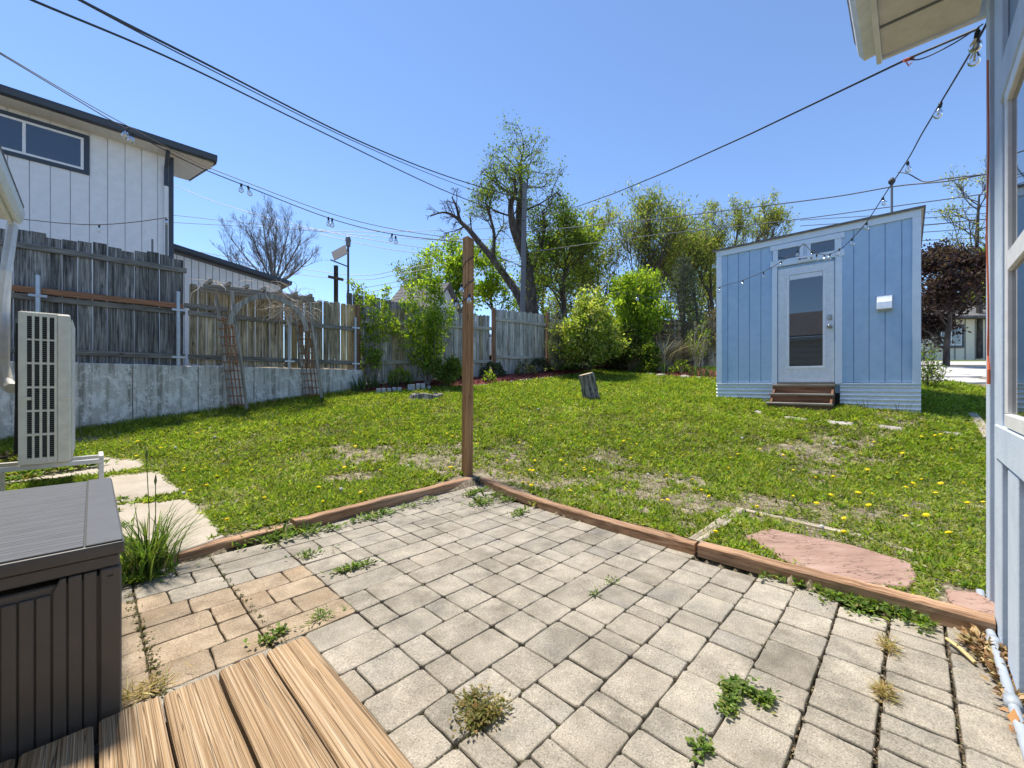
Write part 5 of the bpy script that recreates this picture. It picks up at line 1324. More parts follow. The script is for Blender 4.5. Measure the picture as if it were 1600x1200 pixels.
for (px, py), fixed in allsp:
    p = LG(px, py)
    if bare(p): continue
    seed = (not fixed) and rs.random() < .14
    s_ = rs.uniform(.6, 1.0)
    t = bpy.data.objects.new('dandelion', hs_ if seed else hb_); C.objects.link(t)
    t.location = p + Vector((0, 0, rs.uniform(.04, .075))); t.rotation_euler = (rs.uniform(-.5, .3), rs.uniform(-.4, .4), rs.uniform(0, 6)); t.scale = (s_,) * 3
    if seed: setp(t, 'round white dandelion seed head standing in the lawn', 'dandelion', 'dandelion seed heads in the lawn')
    else: setp(t, 'small yellow dandelion flower blooming in the lawn', 'dandelion', 'yellow dandelions in the lawn')
    if p.y < 4.4: link('stem', stm, t)

# ------------------------------------------------------------------ weeds on the patio
WEED = [(.13, .21, .04), (.18, .27, .055), (.08, .14, .03), (.25, .30, .08)]
def rosette(name, label, cat, centres, n, spread, L_, wr, cols, wts, group=None, z=.0, upb=.12, fold=.3, seed=0, mat='leaf', blade=0):
    rng = np.random.default_rng(seed + 100); pts = []; parts = []
    c0 = centres[0]
    for c in centres:
        m = n; r = np.abs(rng.normal(0, spread, m)); th = rng.uniform(0, 6.28, m)
        st_ = np.where(rng.random(m) < .5, rng.normal(0, spread * 1.5, m), 0.0)
        p = np.stack([c.x - c0.x + r * np.cos(th) * .7 + st_ * U.x, c.y - c0.y + r * np.sin(th) * .7 + st_ * U.y, c.z - c0.z + z + rng.uniform(.002, .02, m) * (1 + spread * 6)], 1)
        d = np.stack([np.cos(th), np.sin(th), np.zeros(m)], 1) + rng.normal(0, .55, (m, 3)); d[:, 2] = np.abs(d[:, 2]) * .6 + upb * rng.random(m)
        l = L_ * rng.uniform(.55, 1.2, m)
        parts.append(cards(p, d, np.tile([0, 0, 1.0], (m, 1)) + rng.normal(0, .3, (m, 3)), l, l * wr * rng.uniform(.7, 1.2, m), fold, palette(m, cols, wts, .2, rng)))
        if blade:
            k = blade; r = np.abs(rng.normal(0, spread * .5, k)); th = rng.uniform(0, 6.28, k)
            p = np.stack([c.x - c0.x + r * np.cos(th), c.y - c0.y + r * np.sin(th), np.full(k, c.z - c0.z)], 1)
            parts.append(blades(p, rng.uniform(0, 6.28, k), L_ * rng.uniform(.8, 1.8, k), np.full(k, .005), rng.uniform(.4, 1, k), palette(k, cols, wts, .2, rng)))
    V, T, c = join(parts); o = link(name, np_mesh(name, V, T, c, M[mat]), None, c0)
    if len(centres) > 1: o['kind'] = 'stuff'
    return setp(o, label, cat, group)
GW = 'weeds growing in the paver joints'
def wd(label, pxs, n, spread, L_, seed, cols=WEED, wts=(.3, .3, .25, .15), wr=.4, **k): return rosette('weed', label, 'weed', [G(x, y, .0) for x, y in pxs], n, spread, L_, wr, cols, wts, GW, seed=seed, **k)
wd('dandelion weed with a long stem growing between tan and grey pavers', [(503, 967)], 80, .030, .034, 1, wr=.22)
wd('leafy weed at the end of the deck boards', [(418, 1003), (438, 991)], 45, .016, .026, 2, wr=.55)
wd('feathery weed on the grey pavers above the tan ones', [(552, 889), (570, 884), (535, 893)], 45, .022, .034, 3, wr=.4)
wd('small weed between pavers near the short timber', [(484, 870)], 60, .035, .034, 4, wr=.4)
wd('dry mossy clump with yellow tips in front of the deck edge', [(738, 1098), (752, 1115), (770, 1122), (742, 1130)], 190, .026, .020, 5, [(.17, .16, .05), (.28, .23, .09), (.10, .12, .03), (.36, .28, .12)], wr=.45)
wd('spreading dark green mat of small leaves on the right pavers', [(1138, 1080), (1152, 1078), (1166, 1085), (1186, 1094), (1200, 1100), (1142, 1100), (1136, 1112)], 75, .017, .022, 6, wr=.6)
wd('small green tuft in the joint below the leafy mat', [(1097, 1172)], 75, .017, .022, 7, wr=.6)
wd('feathery weed in the far patio corner nearest the post', [(756, 789), (748, 785)], 60, .05, .05, 8)
wd('wide feathery weed right of the far patio corner', [(812, 802)], 50, .045, .05, 9)
wd('bushy weeds tucked inside the timber corner', [(742, 770), (752, 768), (735, 775), (775, 776), (790, 783)], 50, .05, .045, 10, blade=8)
wd('bright weed leaning on the timber right of the corner', [(841, 790)], 40, .03, .06, 11, wr=.45, upb=1.2)
wd('tiny green tuft between centre pavers', [(929, 931)], 30, .016, .022, 12, wr=.4)
wd('tiny darker tuft right of the centre pavers', [(955, 911)], 26, .02, .022, 13, wr=.35)
wd('broad leaved weeds spilling over the timber between the two left timbers', [(430, 838), (452, 831), (470, 826), (440, 846), (418, 846), (480, 835)], 50, .05, .07, 14, wr=.25, upb=.6)
wd('weeds along the inner foot of the long left timber', [(518, 828), (560, 815), (596, 806), (604, 802), (640, 793), (668, 785), (580, 811)], 30, .04, .05, 15, wr=.4)
wd('leafy creeping weed mass along the timber by the flagstone', [(1200, 899), (1225, 905), (1250, 914), (1270, 916), (1290, 922), (1312, 928), (1332, 940), (1352, 944), (1375, 952), (1395, 957), (1418, 965), (1300, 935), (1345, 950), (1440, 975)], 90, .035, .032, 16, wr=.6, upb=.6)
DRYC = [(.45, .34, .14), (.34, .25, .12), (.56, .45, .22), (.22, .2, .07)]
wd('dry yellow clump in the joint near the house corner', [(1384, 1012), (1391, 1018)], 70, .017, .035, 17, DRYC, wr=.12)
wd('dry straw coloured clump lower in the same joint', [(1378, 1082), (1384, 1090)], 90, .016, .035, 18, DRYC, wr=.12)
wd('dry straw beside the deck box on the tan pavers', [(205, 1093), (222, 1090), (235, 1085), (192, 1098)], 40, .03, .06, 19, DRYC, wr=.07)
rosette('leaf_litter', 'heap of dry brown leaves between timber and house corner', 'leaf litter', [G(x, y, .005) for x, y in ((1520, 1010), (1535, 1016), (1548, 1022), (1556, 1034), (1540, 1030), (1530, 1006), (1562, 1045), (1575, 1075), (1584, 1100))], 60, .022, .045, .35, [(.22, .13, .06), (.36, .23, .11), (.45, .33, .18), (.14, .09, .05)], [1, 1, 1, 1], seed=20, mat='needle', upb=.4)
rosette('leaf_litter', 'single curled brown leaf beside the pipe at lower right', 'leaf litter', [G(1592, 1152, .01)], 5, .01, .045, .6, [(.40, .20, .08)], [1], seed=21, mat='needle', upb=.6)
rosette('moss_strip', 'dry mossy weeds filling the long joint beside the deck box', 'moss', [G(x, y, -.012) for x, y in [(203 + (254 - 203) * t / 15, 935 + (1092 - 935) * t / 15) for t in range(16)]], 36, .008, .014, .5, [(.13, .12, .05), (.2, .17, .08), (.09, .11, .03)], [1, 1, 1], seed=22)
rosette('moss_strip', 'dry mossy joint running down from the short timber', 'moss', [G(x, y, -.012) for x, y in [(330 + (440 - 330) * t / 16, 878 + (1010 - 878) * t / 16) for t in range(17)]], 22, .007, .012, .5, [(.11, .11, .045), (.18, .15, .07), (.07, .09, .025)], [1, 1, 1], seed=23)
# crumbs of sand, moss and dry bits caught in the joints
def joint_fill():
    rng = np.random.default_rng(55); n = 9000
    k = rng.integers(0, 16, n); a = rng.uniform(-.4, 3.6, n); bb = B0 + k * CW + rng.normal(0, .0035, n)
    X = a * U.x + bb * W.x; Y = a * U.y + bb * W.y
    keep = in_poly(X, Y, PATIO) & ((fbm(X, Y, 3.0) > .44) | (bb < .25)) & (Y > .7) & ~((a < .5) & (bb < 1.6))
    X, Y, bb = X[keep], Y[keep], bb[keep]; m = len(X); p = np.stack([X, Y, rng.uniform(-.014, -.001, m)], 1)
    d = rdir(m, rng); d[:, 2] *= .4; l = rng.uniform(.004, .012, m)
    green = rng.random(m) < np.where(bb < .25, .12, .45)
    col = np.where(green[:, None], palette(m, [(.10, .12, .035), (.16, .17, .06)], [1, 1], .2, rng), palette(m, [(.24, .18, .11), (.15, .11, .065), (.34, .27, .18)], [1, 1, .5], .2, rng))
    V, T, c = cards(p, d, np.tile([0, 0, 1.0], (m, 1)) + rng.normal(0, .4, (m, 3)), l, l * .7, .3, col)
    setp(link('joint_debris', np_mesh('joint_debris', V, T, c, M['needle'])), 'moss crumbs and dry bits caught in the paver joints', 'debris', kind='stuff')
joint_fill()
# tall grass clump next to the box
def grass_clump(name, label, cat, c, n, rad, hgt, wid, bend, cols, wts, seed, mat='leaf', group=None, lean=None):
    rng = np.random.default_rng(seed); r = np.abs(rng.normal(0, rad, n)); th = rng.uniform(0, 6.28, n)
    p = np.stack([r * np.cos(th), r * np.sin(th), np.zeros(n)], 1); hh = hgt * rng.uniform(.35, 1.05, n); bd_ = rng.uniform(bend * .3, bend, n)
    seg = 6; head = th + rng.normal(0, .6, n)
    if lean is not None: head = lean + rng.normal(0, .9, n)
    V = np.zeros((n, seg * 2 + 1, 3)); w0 = wid * rng.uniform(.6, 1.2, n)
    for k in range(seg + 1):
        t = k / seg; out = bd_ * hh * t ** 2.0; up = hh * (t - .42 * bd_ * t ** 2.4)
        c_ = p + np.stack([np.cos(head) * out, np.sin(head) * out, up], 1); s = np.stack([-np.sin(head), np.cos(head), np.zeros(n)], 1) * (w0 * (1 - t) ** .6 * .5)[:, None]
        if k < seg: V[:, 2 * k] = c_ - s; V[:, 2 * k + 1] = c_ + s
        else: V[:, 2 * seg] = c_
    i = np.arange(n)[:, None] * (seg * 2 + 1); T = []
    for k in range(seg - 1): T += [i + [2 * k, 2 * k + 1, 2 * k + 3], i + [2 * k, 2 * k + 3, 2 * k + 2]]
    T.append(i + [2 * seg - 2, 2 * seg - 1, 2 * seg]); T = np.concatenate(T, 1).reshape(-1, 3)
    col = np.repeat(palette(n, cols, wts, .2, rng), seg * 2 + 1, 0)
    o = link(name, np_mesh(name, V.reshape(-1, 3), T, col, M[mat]), None, c); return setp(o, label, cat, group)
GB = [(.11, .18, .04), (.16, .24, .06), (.07, .12, .028), (.23, .27, .09)]
gc = G(232, 893, .01)
grass_clump('grass_clump', 'tall clump of arching green grass growing beside the deck box', 'grass clump', gc, 250, .07, .44, .0095, 1.0, GB, [1, 1, 1, .4], 31)
hd = MB()
for dx, hh in ((.0, .62), (.05, .48)):
    q0 = gc + Vector((dx * .4, .0, 0)); q1 = gc + Vector((-.02 + dx, .01, hh)); hd.tube([q0, q0.lerp(q1, .5) + Vector((.01, 0, 0)), q1], .0022, 5); hd.tube([q1, q1 + Vector((0, 0, .02)), q1 + Vector((.002, 0, .055))], [.003, .0075, .002], 6)
setp(hd.build('seed_stalk', flat_mat('green_stalk', (.12, .19, .05), .6)), 'two upright grass seed stalks rising from the clump by the box', 'seed stalk')
rosette('weed', 'bright green low weeds at the foot of the grass clump', 'weed', [G(x, y, .0) for x, y in ((200, 900), (215, 905), (195, 915), (235, 905), (205, 890))], 90, .045, .04, .5, WEED, [.3, .4, .1, .3], seed=32, upb=.6)
rosette('weed', 'weeds between the concrete path and the deck box', 'weed', [LG(x, y) + Vector((0, 0, .03)) for x, y in ((10, 752), (28, 748), (50, 745), (75, 742), (96, 741), (118, 737), (135, 735), (5, 760), (40, 755))], 70, .07, .075, .5, WEED + [(.25, .20, .08)], [.3, .3, .2, .2, .2], seed=33, upb=.7)
rosette('weed', 'weeds along the crack between the two path slabs', 'weed', [LG(x, y) for x, y in ((176, 786), (190, 785), (172, 805), (178, 830), (240, 781), (275, 775))], 22, .03, .05, .4, WEED, [1, 1, 1, 1], seed=34, upb=.6)
rosette('dead_leaves', 'dark dead plant rubble under the air conditioner', 'plant rubble', [LG(x, y) + Vector((0, 0, .02)) for x, y in ((4, 722), (15, 715), (20, 728))], 60, .1, .09, .4, [(.05, .035, .02), (.09, .06, .03), (.06, .08, .02)], [1, 1, .6], seed=35, mat='needle')

# ------------------------------------------------------------------ trees and shrubs
class Tree:
    def __init__(s, seed): s.r = random.Random(seed); s.rng = np.random.default_rng(seed); s.mb = MB(); s.tips = []; s.nseg = 0
    def limb(s, pts, r0, r1, n=7):
        k = len(pts); s.mb.tube(pts, [r0 + (r1 - r0) * i / (k - 1) for i in range(k)], n, cap=False); return pts
    def grow(s, p, d, L_, r, lev, o):
        """one branch and its children"""
        k = 4; pts = [p]; dd = d.normalized(); jit = o.get('jit', .22); up = o.get('up', .12)
        for i in range(k):
            dd = (dd + Vector((s.r.gauss(0, jit), s.r.gauss(0, jit), s.r.gauss(0, jit) + up))).normalized(); pts.append(pts[-1] + dd * L_ / k)
        s.nseg += 1
        s.mb.tube(pts, [max(.0022, r * (1 - .62 * i / k)) for i in range(k + 1)], 5 if lev > 1 else 4 if r > .008 else 3, cap=False)
        if lev <= 0 or o.get('leaf_all') and lev <= 1:
            for i in range(1, k + 1): s.tips.append((pts[i], dd))
        if lev <= 0: return
        nch = o.get('n', (4, 4, 4, 4))[lev - 1]
        for c in range(nch):
            t = s.r.uniform(o.get('t0', .25), 1.0); f = t * k; i = min(int(f), k - 1); q = pts[i].lerp(pts[i + 1], f - i)
            a_ = s.r.uniform(0, 6.283); sp = o.get('spread', .75) * s.r.uniform(.6, 1.25)
            ax = (pts[i + 1] - pts[i]).normalized(); x = ax.orthogonal().normalized(); y = ax.cross(x)
            nd = ax * math.cos(sp) + (x * math.cos(a_) + y * math.sin(a_)) * math.sin(sp)
            s.grow(q, nd, L_ * o.get('ratio', .62) * s.r.uniform(.7, 1.2) * (1.15 - .4 * t), r * .5, lev - 1, o)
    def along(s, pts, n, L_, r, lev, o, t0=.25, shrink=.6, sp=.8):
        k = len(pts) - 1
        for c in range(n):
            t = t0 + (1 - t0) * (c + s.r.random()) / n; f = min(t * k, k - .001); i = int(f); q = pts[i].lerp(pts[i + 1], f - i)
            ax = (pts[i + 1] - pts[i]).normalized(); a_ = s.r.uniform(0, 6.283); x = ax.orthogonal().normalized(); y = ax.cross(x); w = sp * s.r.uniform(.7, 1.3)
            nd = ax * math.cos(w) + (x * math.cos(a_) + y * math.sin(a_)) * math.sin(w)
            s.grow(q, nd, L_ * (1 - shrink * t) * s.r.uniform(.7, 1.2), r * (1 - .5 * t), lev, o)
    def finish(s, name, label, cat, base, bark, leaves=None, group=None, trunk='trunk', crown='crown'):
        t = thing(name, label, cat, base, 0, group)
        Mv = -Vector(base); s.mb.v = [tuple(Vector(v) + Mv) for v in s.mb.v]
        s.mb.build(trunk, bark, t, smooth=True)
        if leaves:
            per, spread, L_, wr, cols, wts, mat = leaves[:7]; up = leaves[7] if len(leaves) > 7 else .0
            P_ = np.array([p for p, d in s.tips]) - np.array(base); D = np.array([d for p, d in s.tips])
            P_ = np.repeat(P_, per, 0); D = np.repeat(D, per, 0); n = len(P_)
            P_ = P_ + s.rng.normal(0, spread, (n, 3)); d = D * .7 + s.rng.normal(0, .7, (n, 3)); d[:, 2] += up
            l = L_ * s.rng.uniform(.6, 1.25, n)
            V, T, c = cards(P_, d, rdir(n, s.rng, .5), l, l * wr * s.rng.uniform(.75, 1.2, n), .2, palette(n, cols, wts, .2, s.rng))
            link(crown, np_mesh(crown, V, T, c, M[mat]), t)
        return t
def PP(lst, Y): return [P(x, y, Y + (dy if len(r) else 0)) for (x, y, *r) in lst for dy in [(r[0] if r else 0)]]

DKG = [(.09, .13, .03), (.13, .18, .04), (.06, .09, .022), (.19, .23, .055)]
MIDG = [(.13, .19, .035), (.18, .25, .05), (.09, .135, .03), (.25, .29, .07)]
YG = [(.21, .30, .035), (.29, .38, .055), (.14, .22, .03), (.36, .42, .09)]
PALE = [(.22, .24, .075), (.28, .29, .11), (.14, .16, .05), (.34, .33, .15)]

# forked big tree behind the back fence
def big_tree():
    t = Tree(41); Y = 17.0; o = dict(n=(4, 4, 3), jit=.24, up=.05, spread=.85, ratio=.62)
    def L(pts, r0, r1, n=8): return t.limb(smooth_pts(PP(pts, Y), 3), r0, r1, n)
    a = L([(838, 530), (832, 480), (826, 430), (818, 390), (812, 355)], .26, .17)
    a2 = L([(812, 355), (811, 325), (815, 295), (812, 265), (817, 240)], .17, .03)
    a3 = L([(820, 400), (803, 360, -.4), (798, 320, -.6), (806, 300, -.8), (802, 278, -1)], .19, .04)
    l = L([(832, 515), (812, 465, .3), (790, 432, .5), (765, 398, .6), (748, 378, .8)], .20, .12)
    l2 = L([(748, 378, .8), (732, 358, .9), (719, 345, 1.0), (714, 325, 1.0), (706, 308, 1)], .14, .025)
    l3 = L([(719, 345, .9), (705, 335, .7), (690, 332, .5), (672, 338, .3)], .08, .02)
    l4 = L([(770, 405, .6), (772, 365, .2), (764, 335, .0), (758, 315, -.2)], .09, .02)
    rr = L([(826, 430), (842, 395, .5), (850, 360, .6), (848, 330, .5)], .13, .03)
    t.along(a2, 13, 2.2, .05, 3, dict(o, n=(4, 3, 3)), .05, .55)
    t.along(a3, 9, 1.7, .04, 3, o, .25); t.along(rr, 12, 2.0, .045, 3, o, .2); t.along(l4, 8, 1.7, .04, 3, o, .2); t.along(l, 4, 1.1, .035, 2, o, .3, .2)
    n0 = len(t.tips)
    d = Tree(42); d.mb = t.mb; d.along(l2, 9, 1.1, .04, 2, dict(n=(5, 4), jit=.3, up=.02, spread=.8, ratio=.6), .1); d.along(l3, 6, .9, .03, 2, dict(n=(5, 4), jit=.3, up=.0, spread=.8, ratio=.6), .1)
    t.tips = [q for q in t.tips]
    return t.finish('forked_tree', 'tall forked tree with sparse dark leaves and a bare leaning limb behind the fence', 'tree', P(838, 530, Y), M['bark_d'], (1, .15, .105, .5, DKG + MIDG[:1], [1, 1, .6, .8, .9], 'leafy'))
big_tree()
def round_tree(seed, label, name, Y, base, top, lean_pts, r0, nlimb, L_, lev, o, leaves, bark='bark_d', t0=.35, shrink=.45, cat='tree', group='trees beyond the fence', sp=.8):
    t = Tree(seed); pts = t.limb(smooth_pts(PP(lean_pts, Y), 3), r0, r0 * .22, 8)
    t.along(pts, nlimb, L_, r0 * .35, lev, o, t0, shrink, sp)
    return t.finish(name, label, cat, P(*lean_pts[0][:2], Y), M[bark], leaves, group)
O1 = dict(n=(5, 4, 4), jit=.22, up=.10, spread=.75, ratio=.62)
round_tree(51, 'dense mid green leafy tree right of the grey utility pole', 'leafy_tree', 18.0, 0, 0, [(880, 540), (882, 490), (878, 450), (884, 415), (880, 388)], .14, 22, 2.6, 3, dict(O1, n=(4, 4, 3)), (2, .15, .13, .55, MIDG, [1, 1, .7, .5], 'leafy'), t0=.2, shrink=.5)
round_tree(52, 'thin pale leaved tree between the dense tree and the willow', 'slender_tree', 20.0, 0, 0, [(940, 540), (938, 490), (934, 445), (936, 410), (930, 385)], .08, 20, 2.6, 3, dict(n=(4, 4, 3), jit=.2, up=.16, spread=.6, ratio=.62), (1, .14, .14, .35, PALE, [1, 1, .6, .6], 'leafy'), t0=.2)
WIL = dict(n=(5, 4, 4), jit=.16, up=.24, spread=.55, ratio=.64)
round_tree(53, 'tall upswept tree with wispy fine leaves left of the shed', 'willow_tree', 18.5, 0, 0, [(1000, 540), (1002, 495), (1008, 455), (1012, 420), (1014, 385)], .12, 26, 3.1, 3, dict(WIL, spread=.7, up=.18), (1, .16, .16, .30, PALE + MIDG[:2], [1, 1, .5, .6, .9, .8], 'leafy', .4), t0=.2, shrink=.45, sp=.6)
round_tree(54, 'wispy upswept tree growing close behind the shed left corner', 'willow_tree', 19.5, 0, 0, [(1062, 540), (1064, 495), (1060, 460), (1066, 435), (1060, 412)], .09, 20, 2.6, 3, dict(WIL, spread=.7, up=.18), (1, .15, .15, .30, PALE + MIDG[:2], [1, 1, .6, .8, .8, .6], 'leafy', .4), t0=.25, sp=.6)
def shed_tree():
    t = Tree(55); Y = 20.0
    for pts, r0 in (([(1118, 560), (1112, 470), (1098, 440), (1088, 415), (1082, 400)], 0.104), ([(1118, 560), (1124, 440), (1140, 405), (1150, 375), (1154, 352)], 0.098), ([(1124, 440), (1160, 405), (1182, 375), (1192, 352)], 0.072), ([(1150, 410), (1182, 390), (1202, 375), (1210, 366)], 0.052), ([(1112, 470), (1110, 420), (1118, 385), (1122, 365)], 0.065)):
        p = t.limb(smooth_pts(PP(pts, Y), 3), r0, .02, 7); t.along(p, 12, 1.5, .03, 3, dict(n=(4, 4, 3), jit=.2, up=.2, spread=.6, ratio=.62), .3, .35, .65)
    return t.finish('budding_tree', 'branching tree with small new leaves rising above the shed roof', 'tree', P(1118, 560, Y), M['bark_d'], (1, .10, .11, .4, PALE + YG[:1], [1, 1, .8, .8, .5], 'leafy', .2), 'trees beyond the fence')
shed_tree()
round_tree(56, 'airy yellow green tree between the utility pole and the willow', 'slender_tree', 19.0, 0, 0, [(905, 545), (908, 500), (912, 460), (908, 425), (912, 400)], .08, 20, 2.3, 3, dict(n=(4, 4, 3), jit=.2, up=.14, spread=.7, ratio=.62), (1, .16, .14, .4, PALE + YG[:2], [1, 1, .6, .6, .6, .6], 'leafy'), t0=.15)
round_tree(57, 'wide fine leaved tree filling the gap right of the tall willow', 'willow_tree', 20.5, 0, 0, [(1092, 545), (1090, 500), (1086, 465), (1082, 440), (1080, 420)], .08, 20, 2.4, 3, dict(WIL, spread=.75, up=.14), (1, .16, .15, .3, PALE + MIDG[:2], [1, 1, .6, .8, .8, .6], 'leafy', .3), t0=.15)
# bare tree on the left
def bare_tree():
    t = Tree(61); Y = 18.0; o = dict(n=(4, 4, 4), jit=.12, up=.12, spread=.5, ratio=.66)
    b0 = P(428, 480, Y); fork = P(428, 446, Y); t.limb([b0, fork], .16, .12)
    for (x, y, dy, n) in ((362, 375, .5, 10), (388, 355, -.8, 10), (410, 345, .6, 11), (432, 345, -.4, 11), (452, 355, .8, 10), (470, 375, -.6, 9), (484, 405, .2, 8), (356, 405, -.3, 8), (420, 362, 1.2, 8)):
        e = P(x, y, Y + dy); m_ = fork.lerp(e, .45) + Vector((0, 0, -.12)); p = t.limb(smooth_pts([fork, m_, e], 4), .06, .012, 6)
        t.along(p, n + 2, 1.15, .022, 3, o, .15, .4, .5)
    return t.finish('bare_tree', 'leafless tree with a broad fan of grey twigs behind the white garage', 'tree', b0, M['bark_g'])
bare_tree()
round_tree(63, 'dark purple leaved plum tree right of the shed', 'plum_tree', 14.0, 0, 0, [(1478, 580), (1480, 530), (1484, 490), (1478, 460), (1476, 432)], .10, 24, 1.5, 2, dict(n=(6, 4), jit=.22, up=.08, spread=.7, ratio=.62), (6, .12, .13, .5, [(.055, .032, .036), (.09, .05, .055), (.03, .02, .025), (.12, .085, .085)], [1, 1, 1, .6], 'leaf'), t0=.15, shrink=.4, group='trees right of the shed')
round_tree(64, 'twiggy tall tree with tiny leaves beyond the purple tree', 'budding_tree', 24.0, 0, 0, [(1530, 560), (1530, 470), (1526, 400), (1528, 340), (1530, 305)], .16, 22, 2.6, 2, dict(n=(5, 4), jit=.2, up=.14, spread=.6, ratio=.6), (1, .15, .14, .5, PALE, [1, 1, 1, 1], 'leafy'), t0=.2, shrink=.4, group='trees right of the shed')
round_tree(65, 'bright yellow green tree partly hidden by the house corner', 'leafy_tree', 27.0, 0, 0, [(1556, 560), (1556, 500), (1552, 450), (1556, 420)], .2, 14, 2.3, 2, O1, (5, .25, .26, .6, YG, [1, .5, 1, .2], 'leafy'), t0=.2, shrink=.3, group='trees right of the shed')
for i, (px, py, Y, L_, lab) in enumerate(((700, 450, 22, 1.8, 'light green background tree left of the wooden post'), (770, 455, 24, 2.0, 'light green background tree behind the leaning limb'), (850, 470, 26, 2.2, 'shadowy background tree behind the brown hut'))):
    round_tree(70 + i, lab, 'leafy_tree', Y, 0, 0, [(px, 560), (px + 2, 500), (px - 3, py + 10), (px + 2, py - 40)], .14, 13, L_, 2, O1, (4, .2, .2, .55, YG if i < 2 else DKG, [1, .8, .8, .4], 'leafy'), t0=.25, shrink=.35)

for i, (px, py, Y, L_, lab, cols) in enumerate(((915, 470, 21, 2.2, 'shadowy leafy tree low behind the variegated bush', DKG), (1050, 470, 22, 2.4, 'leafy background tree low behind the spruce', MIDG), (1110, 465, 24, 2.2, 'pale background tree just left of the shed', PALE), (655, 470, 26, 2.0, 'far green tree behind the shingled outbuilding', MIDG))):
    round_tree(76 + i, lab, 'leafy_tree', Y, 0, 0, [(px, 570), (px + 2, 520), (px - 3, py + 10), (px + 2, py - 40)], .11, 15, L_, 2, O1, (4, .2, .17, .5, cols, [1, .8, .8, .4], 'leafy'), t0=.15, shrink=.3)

# shrubs in the beds
def shrub(seed, name, label, base, stems, o, leaves, bark='bark_g', group=None, cat='shrub', n_side=6, Ls=.35, lev=1, rr=.012):
    t = Tree(seed)
    for e, c in stems:
        p = t.limb(smooth_pts([base + Vector(c), (base + Vector(c)).lerp(base + Vector(e), .5) + Vector((t.r.gauss(0, .03), t.r.gauss(0, .03), .05)), base + Vector(e)], 4), rr, rr * .3, 5)
        t.along(p, n_side, Ls, rr * .5, lev, o, .12, .5, .6)
        for i in range(2, len(p)): t.tips.append((p[i], (p[-1] - p[0]).normalized()))
    return t.finish(name, label, cat, base, M[bark], leaves, group, 'stems', 'foliage')
OS = dict(n=(4, 3), jit=.15, up=.2, spread=.6, ratio=.6)
def onbed(px, py, Y=None):
    best = None
    for i in np.linspace(0, 12.9, 120):
        for s_ in np.linspace(0, .9, 12):
            q = bed_at(i, s_); e = abs(800 + q.x / q.y * F - px) + abs(600 - (q.z - CH) / q.y * F - py)
            if best is None or e < best[0]: best = (e, q)
    return best[1]
b1 = onbed(578, 598)
shrub(81, 'upright_shrub', 'narrow upright shrub with bright new leaves at the end of the concrete wall', b1, [((-.30, .1, 1.9), (-.05, 0, 0)), ((-.18, -.05, 2.25), (-.03, 0, 0)), ((-.02, .1, 2.1), (0, 0, 0)), ((.1, 0, 1.95), (.04, 0, 0)), ((.28, .1, 2.05), (.1, 0, 0)), ((.42, -.05, 1.6), (.12, 0, 0)), ((-.38, .05, 2.4), (-.05, 0, 0)), ((.36, .1, 2.3), (.1, 0, 0))], OS, (2, .045, .075, .55, YG, [1, 1, .7, .5], 'leafy'), n_side=8, Ls=.26)
b2 = onbed(668, 600)
st_ = [((-.55, .1, 1.9), (-.05, 0, 0)), ((-.4, -.1, 2.2), (-.04, 0, 0)), ((-.18, .15, 2.35), (-.02, 0, 0)), ((.0, -.1, 2.3), (0, 0, 0)), ((.14, .1, 2.45), (.02, 0, 0)), ((.35, 0, 2.1), (.04, 0, 0)), ((.55, .1, 1.75), (.05, 0, 0)), ((-.75, .0, 1.35), (-.04, 0, 0)), ((.3, -.15, 1.5), (.04, 0, 0)), ((-.2, -.2, 1.4), (0, 0, 0)), ((.05, .15, 2.9), (0, 0, 0)), ((.28, .1, 2.85), (0, 0, 0))]
shrub(82, 'vase_shrub', 'taller vase shaped shrub with dense bright leaves left of the wooden post', b2, st_, OS, (3, .06, .085, .5, YG, [1, 1, .8, .4], 'leafy'), n_side=9, Ls=.34)
b3 = onbed(700, 606)
shrub(83, 'low_shrub', 'low dark leafy shrub at the foot of the vase shaped shrub', b3 + Vector((0, -.1, 0)), [((random.uniform(-.35, .35), random.uniform(-.2, .2), random.uniform(.3, .6)), (0, 0, 0)) for _ in range(12)], OS, (5, .05, .06, .5, MIDG, [1, 1, 1, .3], 'leaf'), n_side=5, Ls=.2)
def mound(seed, name, label, c, rx, rz_, n, cols, wts, L_=.05, wr=.55, mat='leaf', cat='shrub', group=None):
    rng = np.random.default_rng(seed); v = rdir(n, rng); v[:, 2] = np.abs(v[:, 2]); r = rng.uniform(.55, 1.0, n) ** .6 * (1 + .14 * np.sin(v[:, 0] * 9 + seed) + .1 * np.sin(v[:, 1] * 13))
    p = v * r[:, None] * np.array([rx, rx * .85, rz_]); d = v + rng.normal(0, .5, (n, 3)); l = L_ * rng.uniform(.6, 1.2, n)
    V, T, c_ = cards(p, d, rdir(n, rng, .8), l, l * wr, .25, palette(n, cols, wts, .22, rng))
    t = thing(name, label, cat, c, 0, group); link('foliage', np_mesh('foliage', V, T, c_, M[mat]), t)
    b = MB(); rs_ = random.Random(seed)
    for k in range(7): b.tube([(0, 0, -.05), (rs_.uniform(-.5, .5) * rx, rs_.uniform(-.5, .5) * rx, rz_ * .6)], [.008, .003], 4)
    b.build('stems', M['bark_g'], t); return t
BLG = [(.055, .085, .05), (.08, .115, .065), (.035, .06, .035)]
mound(91, 'round_shrub', 'small dark rounded shrub partly hidden left of the wooden post', onbed(712, 592), .22, .3, 900, BLG, [1, 1, 1])
mound(92, 'round_shrub', 'rounded grey green shrub in the mulch right of the wooden post', onbed(772, 584), .34, .33, 1500, BLG + [(.12, .15, .07)], [1, 1, 1, .4])
